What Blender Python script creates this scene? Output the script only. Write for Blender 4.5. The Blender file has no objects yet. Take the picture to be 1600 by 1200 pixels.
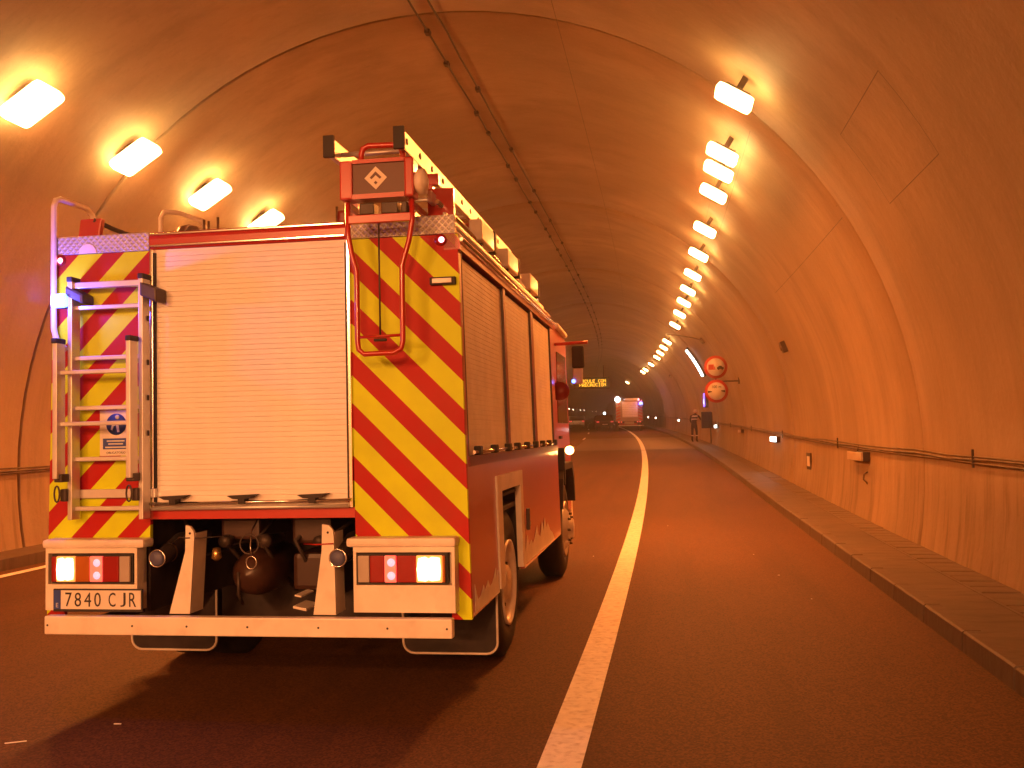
import bpy, bmesh, math, random
from mathutils import Vector, Matrix, Euler
random.seed(7)
PI = math.pi
SC = bpy.context.scene
COL = SC.collection

# ------------------------------------------------------------------ camera
F, YAW, PIT, ROL, CH = 1523.45, -.166129, .054475, -.021819, 1.496794
cy, sy = math.cos(YAW), math.sin(YAW)
fw = Vector((sy*math.cos(PIT), cy*math.cos(PIT), math.sin(PIT)))
r0 = Vector((cy, -sy, 0)); u0 = r0.cross(fw)
rr = math.cos(ROL)*r0 + math.sin(ROL)*u0
uu = -math.sin(ROL)*r0 + math.cos(ROL)*u0
cam_data = bpy.data.cameras.new('camera')
cam = bpy.data.objects.new('camera', cam_data); COL.objects.link(cam)
cam.matrix_world = Matrix(((rr.x, uu.x, -fw.x, 0), (rr.y, uu.y, -fw.y, 0), (rr.z, uu.z, -fw.z, CH), (0, 0, 0, 1)))
cam_data.sensor_width = 36; cam_data.lens = F*36/1600
cam_data.clip_start = .05; cam_data.clip_end = 2000
SC.camera = cam
# ------------------------------------------------------------------ world, exposure
world = bpy.data.worlds.new('World'); SC.world = world; world.use_nodes = True
world.node_tree.nodes['Background'].inputs[0].default_value = (.02, .012, .01, 1)
world.node_tree.nodes['Background'].inputs[1].default_value = .3
SC.view_settings.view_transform = 'Standard'
try: SC.view_settings.look = 'None'
except Exception: pass
SC.view_settings.exposure = 0.0; SC.view_settings.gamma = 1
SC.view_settings.use_curve_mapping = False
SC.cycles.max_bounces = 8; SC.cycles.diffuse_bounces = 5
SC.cycles.sample_clamp_indirect = 6
SODIUM = (1.0, .228, .030)       # colour of the tunnel lamps' light
LAMP_W = 170                     # watts of each ceiling lamp
# ------------------------------------------------------------------ road alignment: gentle left bend, slight rise
K1, S1 = .000956, 103.3
def path_x(s):
    if s < S1: return K1*s*s/2
    a = K1*S1*S1/2; h = K1*S1
    d = min(s-S1, 100)
    a += h*d - K1*.6*d*d/2
    if s > S1+100: a += (h-K1*60)*(s-S1-100)
    return a
def path_z(s):
    k = .001295
    if s < 5: return 0
    if s < 24: return k*(s-5)**2/2
    return k*19*19/2 + k*19*(s-24)
def head(s): return math.atan2(path_x(s+.5)-path_x(s-.5), 1)
def P(X, Z, s): return Vector((X-path_x(s), s, Z+path_z(s)))
AX, ZC, R = -2.91, 1.13, 5.77       # arch: axis, centre height, radius
def arch(h, r=R): return (AX+r*math.cos(h), ZC+r*math.sin(h))
def wall_x(z, side=1): return AX+side*math.sqrt(R*R-(z-ZC)**2)

# ------------------------------------------------------------------ materials
def mat(name, col, rough=.5, metal=0, var=.12, scale=4, bump=0, bscale=60, coat=0, emis=None, stretch=(1, 1, 1), dirt=None, spec=.5):
    m = bpy.data.materials.new(name); m.use_nodes = True
    nt = m.node_tree; N = nt.nodes; L = nt.links; b = N['Principled BSDF']
    b.inputs['Roughness'].default_value = rough; b.inputs['Metallic'].default_value = metal
    b.inputs['Coat Weight'].default_value = coat; b.inputs['Coat Roughness'].default_value = .08
    b.inputs['Specular IOR Level'].default_value = spec
    tc = N.new('ShaderNodeTexCoord'); mp = N.new('ShaderNodeMapping'); mp.inputs['Scale'].default_value = stretch
    L.new(tc.outputs['Object'], mp.inputs[0])
    no = N.new('ShaderNodeTexNoise'); no.inputs['Scale'].default_value = scale; no.inputs['Detail'].default_value = 6
    L.new(mp.outputs[0], no.inputs[0])
    mr = N.new('ShaderNodeMapRange'); mr.inputs[1].default_value = .3; mr.inputs[2].default_value = .7
    mr.inputs[3].default_value = 1-var; mr.inputs[4].default_value = 1+var
    L.new(no.outputs[0], mr.inputs[0])
    mx = N.new('ShaderNodeVectorMath'); mx.operation = 'SCALE'; mx.inputs[0].default_value = col
    L.new(mr.outputs[0], mx.inputs['Scale'])
    out = mx.outputs[0]
    if dirt:
        n2 = N.new('ShaderNodeTexNoise'); n2.inputs['Scale'].default_value = dirt[0]; n2.inputs['Detail'].default_value = 8
        L.new(mp.outputs[0], n2.inputs[0])
        r2 = N.new('ShaderNodeMapRange'); r2.inputs[1].default_value = .5; r2.inputs[2].default_value = .72; r2.inputs[4].default_value = dirt[1]
        L.new(n2.outputs[0], r2.inputs[0])
        mm = N.new('ShaderNodeMix'); mm.data_type = 'RGBA'; mm.inputs[7].default_value = (*dirt[2], 1)
        L.new(r2.outputs[0], mm.inputs[0]); L.new(out, mm.inputs[6]); out = mm.outputs[2]
    L.new(out, b.inputs['Base Color'])
    if bump:
        nb = N.new('ShaderNodeTexNoise'); nb.inputs['Scale'].default_value = bscale; nb.inputs['Detail'].default_value = 4
        L.new(tc.outputs['Object'], nb.inputs[0])
        bp = N.new('ShaderNodeBump'); bp.inputs['Strength'].default_value = bump; bp.inputs['Distance'].default_value = .01
        L.new(nb.outputs[0], bp.inputs['Height']); L.new(bp.outputs[0], b.inputs['Normal'])
    if emis:
        b.inputs['Emission Color'].default_value = (*emis[0], 1); b.inputs['Emission Strength'].default_value = emis[1]
        if len(emis) < 3: m.cycles.emission_sampling = 'NONE'
    m['out'] = 0
    return m
def glow(name, col, s, sample=False):
    return mat(name, (.6, .5, .4), .4, emis=(col, s, 1) if sample else (col, s), var=.05)

def concrete_mat(name, base, joints=True):
    """cast concrete: mottled tone, vertical water runs, shutter marks, fine grain"""
    m = mat(name, base, .62, var=.16, scale=.5, spec=.4)
    nt = m.node_tree; N = nt.nodes; L = nt.links; b = N['Principled BSDF']
    src = b.inputs['Base Color'].links[0].from_socket
    tc = [n for n in N if n.type == 'TEX_COORD'][0]
    def layer(src, scale, stretch, lo, hi, amt, col, detail=8):
        mp = N.new('ShaderNodeMapping'); mp.inputs['Scale'].default_value = stretch
        L.new(tc.outputs['Object'], mp.inputs[0])
        n = N.new('ShaderNodeTexNoise'); n.inputs['Scale'].default_value = scale; n.inputs['Detail'].default_value = detail
        n.inputs['Roughness'].default_value = .6
        L.new(mp.outputs[0], n.inputs[0])
        r = N.new('ShaderNodeMapRange'); r.inputs[1].default_value = lo; r.inputs[2].default_value = hi; r.inputs[4].default_value = amt
        L.new(n.outputs[0], r.inputs[0])
        mm = N.new('ShaderNodeMix'); mm.data_type = 'RGBA'; mm.inputs[7].default_value = (*col, 1)
        L.new(r.outputs[0], mm.inputs[0]); L.new(src, mm.inputs[6]); return mm.outputs[2]
    s = layer(src, 1.1, (1, 2.2, .18), .45, .75, .6, tuple(c*.5 for c in base))      # runs
    s = layer(s, 5, (1, 3, .25), .52, .75, .3, tuple(c*.6 for c in base))
    s = layer(s, .22, (1, 1, 1), .42, .60, .55, tuple(c*.66 for c in base), 3)
    s = layer(s, 14, (1, 1, 1), .56, .75, .25, tuple(c*1.3 for c in base))
    s = layer(s, 30, (1, 1, 1), .63, .72, .5, tuple(c*.5 for c in base))
    if joints:
        mp = N.new('ShaderNodeMapping'); mp.inputs['Scale'].default_value = (1, 3.5, .35); L.new(tc.outputs['Object'], mp.inputs[0])
        n = N.new('ShaderNodeTexNoise'); n.inputs['Scale'].default_value = 2.4; n.inputs['Detail'].default_value = 5; L.new(mp.outputs[0], n.inputs[0])
        r = N.new('ShaderNodeMapRange'); r.inputs[1].default_value = .52; r.inputs[2].default_value = .68; r.inputs[4].default_value = .5; L.new(n.outputs[0], r.inputs[0])
        sz = N.new('ShaderNodeSeparateXYZ'); L.new(tc.outputs['Object'], sz.inputs[0])
        z = N.new('ShaderNodeMapRange'); z.inputs[1].default_value = 1.25; z.inputs[2].default_value = .9; L.new(sz.outputs[2], z.inputs[0])
        mu = N.new('ShaderNodeMath'); mu.operation = 'MULTIPLY'; L.new(r.outputs[0], mu.inputs[0]); L.new(z.outputs[0], mu.inputs[1])
        mm = N.new('ShaderNodeMix'); mm.data_type = 'RGBA'; mm.inputs[7].default_value = (base[0]*.35, base[1]*.3, base[2]*.25, 1)
        L.new(mu.outputs[0], mm.inputs[0]); L.new(s, mm.inputs[6]); s = mm.outputs[2]
    L.new(s, b.inputs['Base Color'])
    n = N.new('ShaderNodeTexNoise'); n.inputs['Scale'].default_value = 9; n.inputs['Detail'].default_value = 10
    n.inputs['Roughness'].default_value = .65
    L.new(tc.outputs['Object'], n.inputs[0])
    bp = N.new('ShaderNodeBump'); bp.inputs['Strength'].default_value = .35; bp.inputs['Distance'].default_value = .02
    L.new(n.outputs[0], bp.inputs['Height']); L.new(bp.outputs[0], b.inputs['Normal'])
    return m

def asphalt_mat():
    m = mat('asphalt', (.096, .037, .010), .72, var=.22, scale=.35, spec=.3, stretch=(1, .35, 1))
    nt = m.node_tree; N = nt.nodes; L = nt.links; b = N['Principled BSDF']
    src = b.inputs['Base Color'].links[0].from_socket
    tc = [n for n in N if n.type == 'TEX_COORD'][0]
    v = N.new('ShaderNodeTexVoronoi'); v.inputs['Scale'].default_value = 95; L.new(tc.outputs['Object'], v.inputs[0])
    bw = N.new('ShaderNodeRGBToBW'); L.new(v.outputs['Color'], bw.inputs[0])
    r = N.new('ShaderNodeMapRange'); r.inputs[1].default_value = .2; r.inputs[2].default_value = .85; r.inputs[3].default_value = .65; r.inputs[4].default_value = 1.65
    L.new(bw.outputs[0], r.inputs[0])
    mx = N.new('ShaderNodeVectorMath'); mx.operation = 'SCALE'; L.new(src, mx.inputs[0]); L.new(r.outputs[0], mx.inputs['Scale'])
    mp = N.new('ShaderNodeMapping'); mp.inputs['Scale'].default_value = (1.6, .12, 1); L.new(tc.outputs['Object'], mp.inputs[0])
    n = N.new('ShaderNodeTexNoise'); n.inputs['Scale'].default_value = 1.2; n.inputs['Detail'].default_value = 7; L.new(mp.outputs[0], n.inputs[0])
    r2 = N.new('ShaderNodeMapRange'); r2.inputs[1].default_value = .5; r2.inputs[2].default_value = .75; r2.inputs[4].default_value = .45
    L.new(n.outputs[0], r2.inputs[0])
    mm = N.new('ShaderNodeMix'); mm.data_type = 'RGBA'; mm.inputs[7].default_value = (.042, .018, .006, 1)
    L.new(r2.outputs[0], mm.inputs[0]); L.new(mx.outputs[0], mm.inputs[6]); L.new(mm.outputs[2], b.inputs['Base Color'])
    bp = N.new('ShaderNodeBump'); bp.inputs['Strength'].default_value = .5; bp.inputs['Distance'].default_value = .006
    L.new(bw.outputs[0], bp.inputs['Height']); L.new(bp.outputs[0], b.inputs['Normal'])
    return m

def stripe_mat():
    """red and yellow reflective chevron tape, one print for both rear panels"""
    m = mat('chevron_tape', (1, 1, 1), .5, var=.08, scale=3, spec=.2)
    nt = m.node_tree; N = nt.nodes; L = nt.links; b = N['Principled BSDF']
    src = b.inputs['Base Color'].links[0].from_socket
    tc = [n for n in N if n.type == 'TEX_COORD'][0]
    sp = N.new('ShaderNodeSeparateXYZ'); L.new(tc.outputs['Object'], sp.inputs[0])
    def M(op, a, c=None, d=None):
        n = N.new('ShaderNodeMath'); n.operation = op
        for i, v in enumerate((a, c, d)):
            if v is None: continue
            if isinstance(v, (int, float)): n.inputs[i].default_value = v
            else: L.new(v, n.inputs[i])
        return n.outputs[0]
    ax = M('ABSOLUTE', sp.outputs[0])
    left = M('LESS_THAN', sp.outputs[0], 0)
    ph = M('ADD', M('MULTIPLY', left, .057), 3.033)
    v = M('FRACT', M('DIVIDE', M('SUBTRACT', M('ADD', ph, 2.88), M('ADD', ax, sp.outputs[2])), .288))
    yel = M('LESS_THAN', v, .535)
    seam = M('LESS_THAN', M('ABSOLUTE', M('SUBTRACT', M('FRACT', M('MULTIPLY', v, 1/.535)), .5)), .485)
    mm = N.new('ShaderNodeMix'); mm.data_type = 'RGBA'
    mm.inputs[6].default_value = (.42, .010, .006, 1); mm.inputs[7].default_value = (.64, .78, .006, 1)
    L.new(yel, mm.inputs[0])
    mul = N.new('ShaderNodeMix'); mul.data_type = 'RGBA'; mul.blend_type = 'MULTIPLY'; mul.inputs[0].default_value = 1
    L.new(mm.outputs[2], mul.inputs[6]); L.new(src, mul.inputs[7]); n2 = N.new('ShaderNodeTexNoise'); n2.inputs['Scale'].default_value = 5; n2.inputs['Detail'].default_value = 9; L.new(tc.outputs['Object'], n2.inputs[0])
    gz = N.new('ShaderNodeMapRange'); gz.inputs[1].default_value = 2.4; gz.inputs[2].default_value = .5; gz.inputs[3].default_value = .3; gz.inputs[4].default_value = 1.0; L.new(sp.outputs[2], gz.inputs[0])
    rr2 = N.new('ShaderNodeMapRange'); rr2.inputs[1].default_value = .42; rr2.inputs[2].default_value = .75; rr2.inputs[4].default_value = .2; L.new(n2.outputs[0], rr2.inputs[0])
    gm = N.new('ShaderNodeMix'); gm.data_type = 'RGBA'; gm.inputs[7].default_value = (.20, .13, .05, 1)
    L.new(M('MULTIPLY', gz.outputs[0], rr2.outputs[0]), gm.inputs[0]); L.new(mul.outputs[2], gm.inputs[6]); L.new(gm.outputs[2], b.inputs['Base Color'])
    # honeycomb cells of the tape, very fine
    vo = N.new('ShaderNodeTexVoronoi'); vo.inputs['Scale'].default_value = 160; L.new(tc.outputs['Object'], vo.inputs[0])
    bp = N.new('ShaderNodeBump'); bp.inputs['Strength'].default_value = .08; bp.inputs['Distance'].default_value = .002
    L.new(vo.outputs['Distance'], bp.inputs['Height']); L.new(bp.outputs[0], b.inputs['Normal'])
    return m

def tread_mat():
    m = mat('tread_plate', (.56, .53, .48), .42, metal=.35, var=.12, scale=6)
    nt = m.node_tree; N = nt.nodes; L = nt.links; b = N['Principled BSDF']
    tc = [n for n in N if n.type == 'TEX_COORD'][0]
    hs = []
    for a in (PI/4, -PI/4):
        mp = N.new('ShaderNodeMapping'); mp.inputs['Rotation'].default_value = (0, a, 0); L.new(tc.outputs['Object'], mp.inputs[0])
        w = N.new('ShaderNodeTexWave'); w.bands_direction = 'X'; w.inputs['Scale'].default_value = 12; L.new(mp.outputs[0], w.inputs[0]); hs.append(w.outputs['Fac'])
    mx = N.new('ShaderNodeMath'); mx.operation = 'MAXIMUM'; L.new(hs[0], mx.inputs[0]); L.new(hs[1], mx.inputs[1])
    bp = N.new('ShaderNodeBump'); bp.inputs['Strength'].default_value = .8; bp.inputs['Distance'].default_value = .006
    L.new(mx.outputs[0], bp.inputs['Height']); L.new(bp.outputs[0], b.inputs['Normal'])
    return m

M_ = {}
M_['lining'] = concrete_mat('lining_concrete', (.345, .242, .148))
M_['walk'] = concrete_mat('walkway_concrete', (.13, .09, .06))
M_['cover'] = mat('cover_concrete', (.14, .10, .065), .8, var=.25, scale=5, bump=.5, bscale=40)
M_['asphalt'] = asphalt_mat()
M_['asphalt_sheen'] = mat('asphalt_sheen_patch', (.10, .055, .027), .6, var=.25, scale=.4, stretch=(1, .3, 1))
M_['line'] = mat('road_paint', (.86, .83, .76), .55, var=.1, scale=14, bump=.3, bscale=90, dirt=(22, .5, (.35, .3, .25)))
M_['cable'] = mat('cable_black', (.05, .035, .025), .7, var=.3)
M_['tray'] = mat('cable_tray', (.13, .09, .06), .6, metal=.2, var=.3)
M_['red'] = mat('fire_red', (.46, .02, .012), .28, var=.08, scale=2, coat=.6)
M_['darkred'] = mat('dark_red', (.22, .014, .01), .4, var=.12)
M_['stripe'] = stripe_mat()
M_['tread'] = tread_mat()
M_['slat'] = mat('shutter_slat', (.86, .82, .76), .42, metal=0, var=.05, scale=5)
M_['slat_side'] = mat('shutter_slat_side', (.90, .84, .75), .55, metal=0, var=.08, scale=5)
M_['cream'] = mat('cream_panel', (.80, .70, .58), .42, var=.07, scale=4, coat=.2, dirt=(9, .35, (.5, .4, .3)))
M_['alu'] = mat('aluminium', (.66, .63, .6), .36, metal=.55, var=.1, scale=7)
M_['chrome'] = mat('polished_metal', (.8, .78, .75), .15, metal=1, var=.05)
M_['steel'] = mat('dark_steel', (.07, .05, .04), .5, metal=.4, var=.3)
M_['black'] = mat('black_rubber', (.022, .018, .016), .65, var=.3)
M_['under'] = mat('underbody', (.035, .022, .017), .7, var=.4, scale=8)
M_['tank'] = mat('brown_tank', (.05, .022, .014), .35, var=.2)
M_['brass'] = mat('brass', (.6, .4, .15), .3, metal=.9, var=.15)
M_['bluecap'] = mat('blue_cap', (.09, .09, .17), .5, var=.2)
M_['blue'] = mat('sign_blue', (.03, .06, .28), .5, var=.1)
M_['white'] = mat('sign_white', (.62, .60, .57), .45, var=.05)
M_['signred'] = mat('sign_red', (.45, .03, .02), .4, var=.06)
M_['plate'] = mat('plate_white', (.74, .68, .58), .4, var=.06, scale=10)
M_['ink'] = mat('black_ink', (.025, .02, .02), .5, var=.1)
M_['logo'] = mat('logo_board', (.12, .045, .03), .45, var=.1)
M_['glassdark'] = mat('dark_glass', (.02, .02, .022), .06, var=.02)
M_['lensred'] = mat('red_lens', (.30, .012, .010), .15, var=.1, coat=.5)
M_['lensclear'] = mat('clear_lens', (.45, .38, .32), .2, var=.1, coat=.5)
M_['lensorange'] = mat('orange_lens', (.45, .12, .01), .2, var=.1, coat=.5)
M_['sodium_lens'] = glow('sodium_lens', (1, .62, .20), 30)
M_['dead_lens'] = mat('unlit_lens', (.5, .4, .3), .3, var=.1)
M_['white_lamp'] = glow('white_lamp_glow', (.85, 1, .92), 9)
M_['far_lamp'] = glow('far_lamp_glow', (1, .78, .6), 14)
M_['hot'] = glow('indicator_glow', (1, .22, .03), 1.7)
M_['hotcore'] = glow('indicator_core', (1, .72, .42), 9)
M_['brake'] = glow('brake_glow', (1, .02, .05), 1.0)
M_['brakehot'] = glow('brake_glow_core', (1, .12, .18), 4)
M_['marker_on'] = glow('marker_glow', (1, .25, .30), 6)
M_['amber'] = glow('amber_glow', (1, .48, .14), 14)
M_['beacon'] = glow('blue_beacon_glow', (.06, .15, 1), 10)
M_['beacon_dim'] = glow('blue_glow_dim', (.12, .10, 1), 3)
M_['work'] = glow('work_light_glow', (1, .9, .85), 22)
M_['led'] = glow('amber_led_glow', (1, .5, .03), 4)
M_['skin'] = mat('skin', (.5, .3, .2), .5, var=.05)
M_['navy'] = mat('navy_cloth', (.03, .025, .03), .85, var=.2)
M_['helmet'] = mat('pale_helmet', (.55, .5, .45), .35, var=.05)
M_['reflex'] = mat('reflective_band', (.7, .68, .62), .4, var=.05)
M_['darkcar'] = mat('dark_car_paint', (.05, .02, .018), .25, var=.1, coat=.5)
M_['hazard'] = mat('pale_body', (.38, .29, .19), .4, var=.08)
M_['pale_reflection'] = mat('mirror_reflection', (.5, .42, .35), .4, var=.1)

# ------------------------------------------------------------------ mesh builder
class MB:
    def __init__(self): self.v = []; self.f = []; self.sm = []
    def add(self, vs, fs, smooth=False):
        o = len(self.v); self.v += [tuple(v) for v in vs]
        self.f += [[i+o for i in f] for f in fs]; self.sm += [smooth]*len(fs)
        return self
    def box(self, x0, x1, y0, y1, z0, z1, c=0):
        if c:   # chamfered box
            bm = bmesh.new(); bmesh.ops.create_cube(bm, size=1)
            for v in bm.verts: v.co = Vector(((x0+x1)/2+v.co.x*(x1-x0), (y0+y1)/2+v.co.y*(y1-y0), (z0+z1)/2+v.co.z*(z1-z0)))
            bmesh.ops.bevel(bm, geom=bm.edges[:], offset=c, segments=2, profile=.6, affect='EDGES')
            return self.bm(bm)
        vs = [(x, y, z) for x in (x0, x1) for y in (y0, y1) for z in (z0, z1)]
        return self.add(vs, [[0, 1, 3, 2], [4, 6, 7, 5], [0, 4, 5, 1], [2, 3, 7, 6], [0, 2, 6, 4], [1, 5, 7, 3]])
    def bm(self, bm, smooth=False):
        bm.verts.index_update()
        self.add([v.co[:] for v in bm.verts], [[v.index for v in f.verts] for f in bm.faces], smooth); bm.free(); return self
    def prism(self, pts, d0, d1, axis='y', warp=None):
        """polygon pts extruded along axis; 'y': pts=(x,z); 'x': pts=(y,z); 'z': pts=(x,y)"""
        n = len(pts)
        def g(p, d):
            return {'y': (p[0], d, p[1]), 'x': (d, p[0], p[1]), 'z': (p[0], p[1], d)}[axis]
        vs = [g(p, d0) for p in pts]+[g(p, d1) for p in pts]
        fs = [list(range(n)), list(range(2*n-1, n-1, -1))]+[[i, i+n, (i+1) % n+n, (i+1) % n] for i in range(n)]
        return self.add(vs, fs)
    def tube(self, pts, r, n=8, closed=False):
        pts = [Vector(p) for p in pts]; m = len(pts); vs = []; fs = []
        up = Vector((0, 0, 1))
        prev = None
        for i, p in enumerate(pts):
            a = pts[i-1] if (i or closed) else p; b = pts[(i+1) % m] if (i < m-1 or closed) else p
            t = (b-a).normalized()
            if prev is None:
                n1 = t.cross(up);
                if n1.length < .1: n1 = t.cross(Vector((1, 0, 0)))
            else:
                n1 = prev-t*prev.dot(t)
                if n1.length < 1e-4: n1 = t.cross(Vector((1, 0, 0)))
            n1.normalize(); prev = n1; n2 = t.cross(n1)
            rad = r[i] if isinstance(r, (list, tuple)) else r
            vs += [p+(n1*math.cos(2*PI*k/n)+n2*math.sin(2*PI*k/n))*rad for k in range(n)]
        R_ = m if closed else m-1
        for i in range(R_):
            for k in range(n):
                a = i*n+k; b = i*n+(k+1) % n; c = ((i+1) % m)*n+(k+1) % n; d = ((i+1) % m)*n+k
                fs.append([a, b, c, d])
        self.add(vs, fs, True)
        if not closed:
            o = len(self.v)-m*n
            self.f += [[o+k for k in range(n)][::-1], [o+(m-1)*n+k for k in range(n)]]; self.sm += [False, False]
        return self
    def lathe(self, prof, c, axis='x', n=24, sgn=1):
        """profile [(offset along axis, radius)] round centre c"""
        vs = []; fs = []
        for (o, r) in prof:
            for k in range(n):
                a = 2*PI*k/n; p, q = r*math.cos(a), r*math.sin(a)
                vs.append({'x': (c[0]+o*sgn, c[1]+p, c[2]+q), 'y': (c[0]+p, c[1]+o*sgn, c[2]+q), 'z': (c[0]+p, c[1]+q, c[2]+o*sgn)}[axis])
        for i in range(len(prof)-1):
            for k in range(n): fs.append([i*n+k, i*n+(k+1) % n, (i+1)*n+(k+1) % n, (i+1)*n+k])
        self.add(vs, fs, True)
        return self
    def map(self, fn): self.v = [tuple(fn(Vector(v))) for v in self.v]; return self
    def build(self, name, m, parent=None, mesh_only=False, **props):
        me = bpy.data.meshes.new(name); me.from_pydata(self.v, [], self.f)
        bm = bmesh.new(); bm.from_mesh(me); bmesh.ops.recalc_face_normals(bm, faces=bm.faces); bm.to_mesh(me); bm.free()
        me.polygons.foreach_set('use_smooth', self.sm)
        me.materials.append(M_[m] if isinstance(m, str) else m)
        me.update()
        if mesh_only: return me
        return link(name, me, parent, **props)
def link(name, me, parent=None, **props):
    o = bpy.data.objects.new(name, me); COL.objects.link(o)
    if parent is not None: o.parent = parent
    for k, v in props.items(): o[k] = v
    return o
def thing(name, label, cat, loc=(0, 0, 0), rz=0, group=None):
    o = bpy.data.objects.new(name, None); COL.objects.link(o); o.location = loc; o.rotation_euler = (0, 0, rz)
    o.empty_display_size = .1; o['label'] = label; o['category'] = cat
    if group: o['group'] = group
    return o
def text_mesh(name, s, size, m, parent, loc, rot=(PI/2, 0, 0), sx=1, bold=0, depth=.0015, space=1):
    c = bpy.data.curves.new(name, 'FONT'); c.body = s; c.size = size; c.align_x = 'CENTER'; c.align_y = 'CENTER'
    c.extrude = depth; c.offset = bold; c.resolution_u = 3; c.space_character = space
    t = bpy.data.objects.new(name+'_t', c); COL.objects.link(t)
    dg = bpy.context.evaluated_depsgraph_get(); me = bpy.data.meshes.new_from_object(t.evaluated_get(dg))
    bpy.data.objects.remove(t); me.materials.clear(); me.materials.append(M_[m])
    o = link(name, me, parent); o.location = loc; o.rotation_euler = rot; o.scale = (sx, 1, 1)
    return o

def frange(a, b, d):
    out = []; s = a
    while s < b-1e-6: out.append(s); s += d
    return out+[b]
def sweep(prof, s0, s1, ds, closed=True, smooth=False):
    """profile of (X,Z) carried along the road"""
    mb = MB(); ss = frange(s0, s1, ds); n = len(prof); vs = []
    for s in ss: vs += [P(x, z, s) for x, z in prof]
    fs = []
    for i in range(len(ss)-1):
        for k in range(n if closed else n-1):
            fs.append([i*n+k, i*n+(k+1) % n, (i+1)*n+(k+1) % n, (i+1)*n+k])
    if closed: fs += [list(range(n))[::-1], [(len(ss)-1)*n+k for k in range(n)]]
    return mb.add(vs, fs, smooth)

# ------------------------------------------------------------------ the tunnel
SB, SE = -55, 420
sweep([(-9.3, 0), (3.6, 0)], SB, SE, 3, closed=False).build('road', 'asphalt', kind='structure')
XL, XLL, XK, XT, XW = -.559, -7.686, 1.85, 2.414, wall_x(.14)
sweep([(XL-.1, .008), (XL+.1, .008)], SB, 240, 2, closed=False).build('edge_line', 'line', kind='structure')
sweep([(XLL-.075, .004), (XLL+.075, .004)], SB, 240, 2, closed=False).build('left_edge_line', 'line', kind='structure')
ml = MB()
for k in range(-2, 12):
    a = 12.5+k*17.0; seg = sweep([(-4.17, .008), (-4.05, .008)], a, a+5, 2.5, closed=False); ml.add(seg.v, seg.f)
ml.build('lane_dashes', 'line', kind='structure')
sweep([(-4.0, .0037), (1.84, .0037)], 46.2, 66, 2, closed=False).build('road_sheen_patch', 'asphalt_sheen', kind='structure')  # lighter asphalt past the joint, with lamp sheen put into its colour
# joint of two asphalt lanes of work across the road
sweep([(-9.0, .012), (1.84, .012)], 45.2, 45.5, .15, closed=False).build('road_joint', 'cable', kind='structure')

# right walkway: kerb stones, slab, trench with loose covers
KH = .14
walk = bpy.data.objects.new('walkway_right', None); COL.objects.link(walk); walk['kind'] = 'structure'
sweep([(XK+.13, -.1), (XK+.13, KH-.004), (XT, KH-.004), (XT, -.1)], SB, 200, 2).build('walk_slab', 'walk', walk)
sweep([(XT, -.1), (XT, KH), (XT+.03, KH), (XT+.03, KH-.06), (3.0, KH-.06), (3.0, -.1)], SB, 200, 2).build('trench_edge', 'walk', walk)
CL, CW = .30, XW-XT-.05
cov = MB().box(0, CW, 0, CL-.03, -.045, .0, .006).build('trench_cover', 'cover', mesh_only=True)
kst = MB().prism([(0, -.14-.05), (.01, 0-.012), (.025, 0), (.13, 0), (.13, -.19)], 0, .975, 'y').build('kerb_stone', 'walk', mesh_only=True)
def piece(name, me, parent, X, Z, s, jit=0):
    o = link(name, me, parent); o.location = P(X, Z, s)+Vector((0, 0, random.uniform(-jit, jit)))
    o.rotation_euler = (math.atan2(path_z(s+.5)-path_z(s-.5), 1)+random.uniform(-jit, jit), random.uniform(-jit, jit), head(s)); return o
for k in range(78): piece('trench_cover', cov, walk, XT+.038, KH-.004, 5.0+k*CL, .004)
for k in range(46): piece('kerb_stone', kst, walk, XK, KH, 3.0+k*1.0, .0025)
far = MB(); 
for k in range(400):
    s = 5.0+78*CL+k*CL; b = MB().box(0, CW, 0, CL-.03, -.045, 0); b.map(lambda v: P(XT+.038+v.x, KH-.004+v.z, s+v.y)); far.add(b.v, b.f)
far.build('trench_covers_far', 'cover', walk, kind='stuff')
sweep([(XK, -.1), (XK+.01, KH-.012), (XK+.025, KH), (XK+.13, KH), (XK+.13, -.1)], 49, 200, 2).build('kerb_far', 'walk', walk)
sweep([(XK, -.1), (XK+.01, KH-.012), (XK+.025, KH), (XK+.13, KH), (XK+.13, -.1)], SB, 3.0, 2).build('kerb_near', 'walk', walk)
XWL = wall_x(.14, -1)
walkl = bpy.data.objects.new('walkway_left', None); COL.objects.link(walkl); walkl['kind'] = 'structure'
sweep([(-7.98, -.1), (-7.98, KH), (-8.2, KH), (-8.2, KH-.005), (-8.9, KH-.005), (-8.9, -.1)], SB, 240, 3).build('walk_slab', 'walk', walkl)

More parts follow.
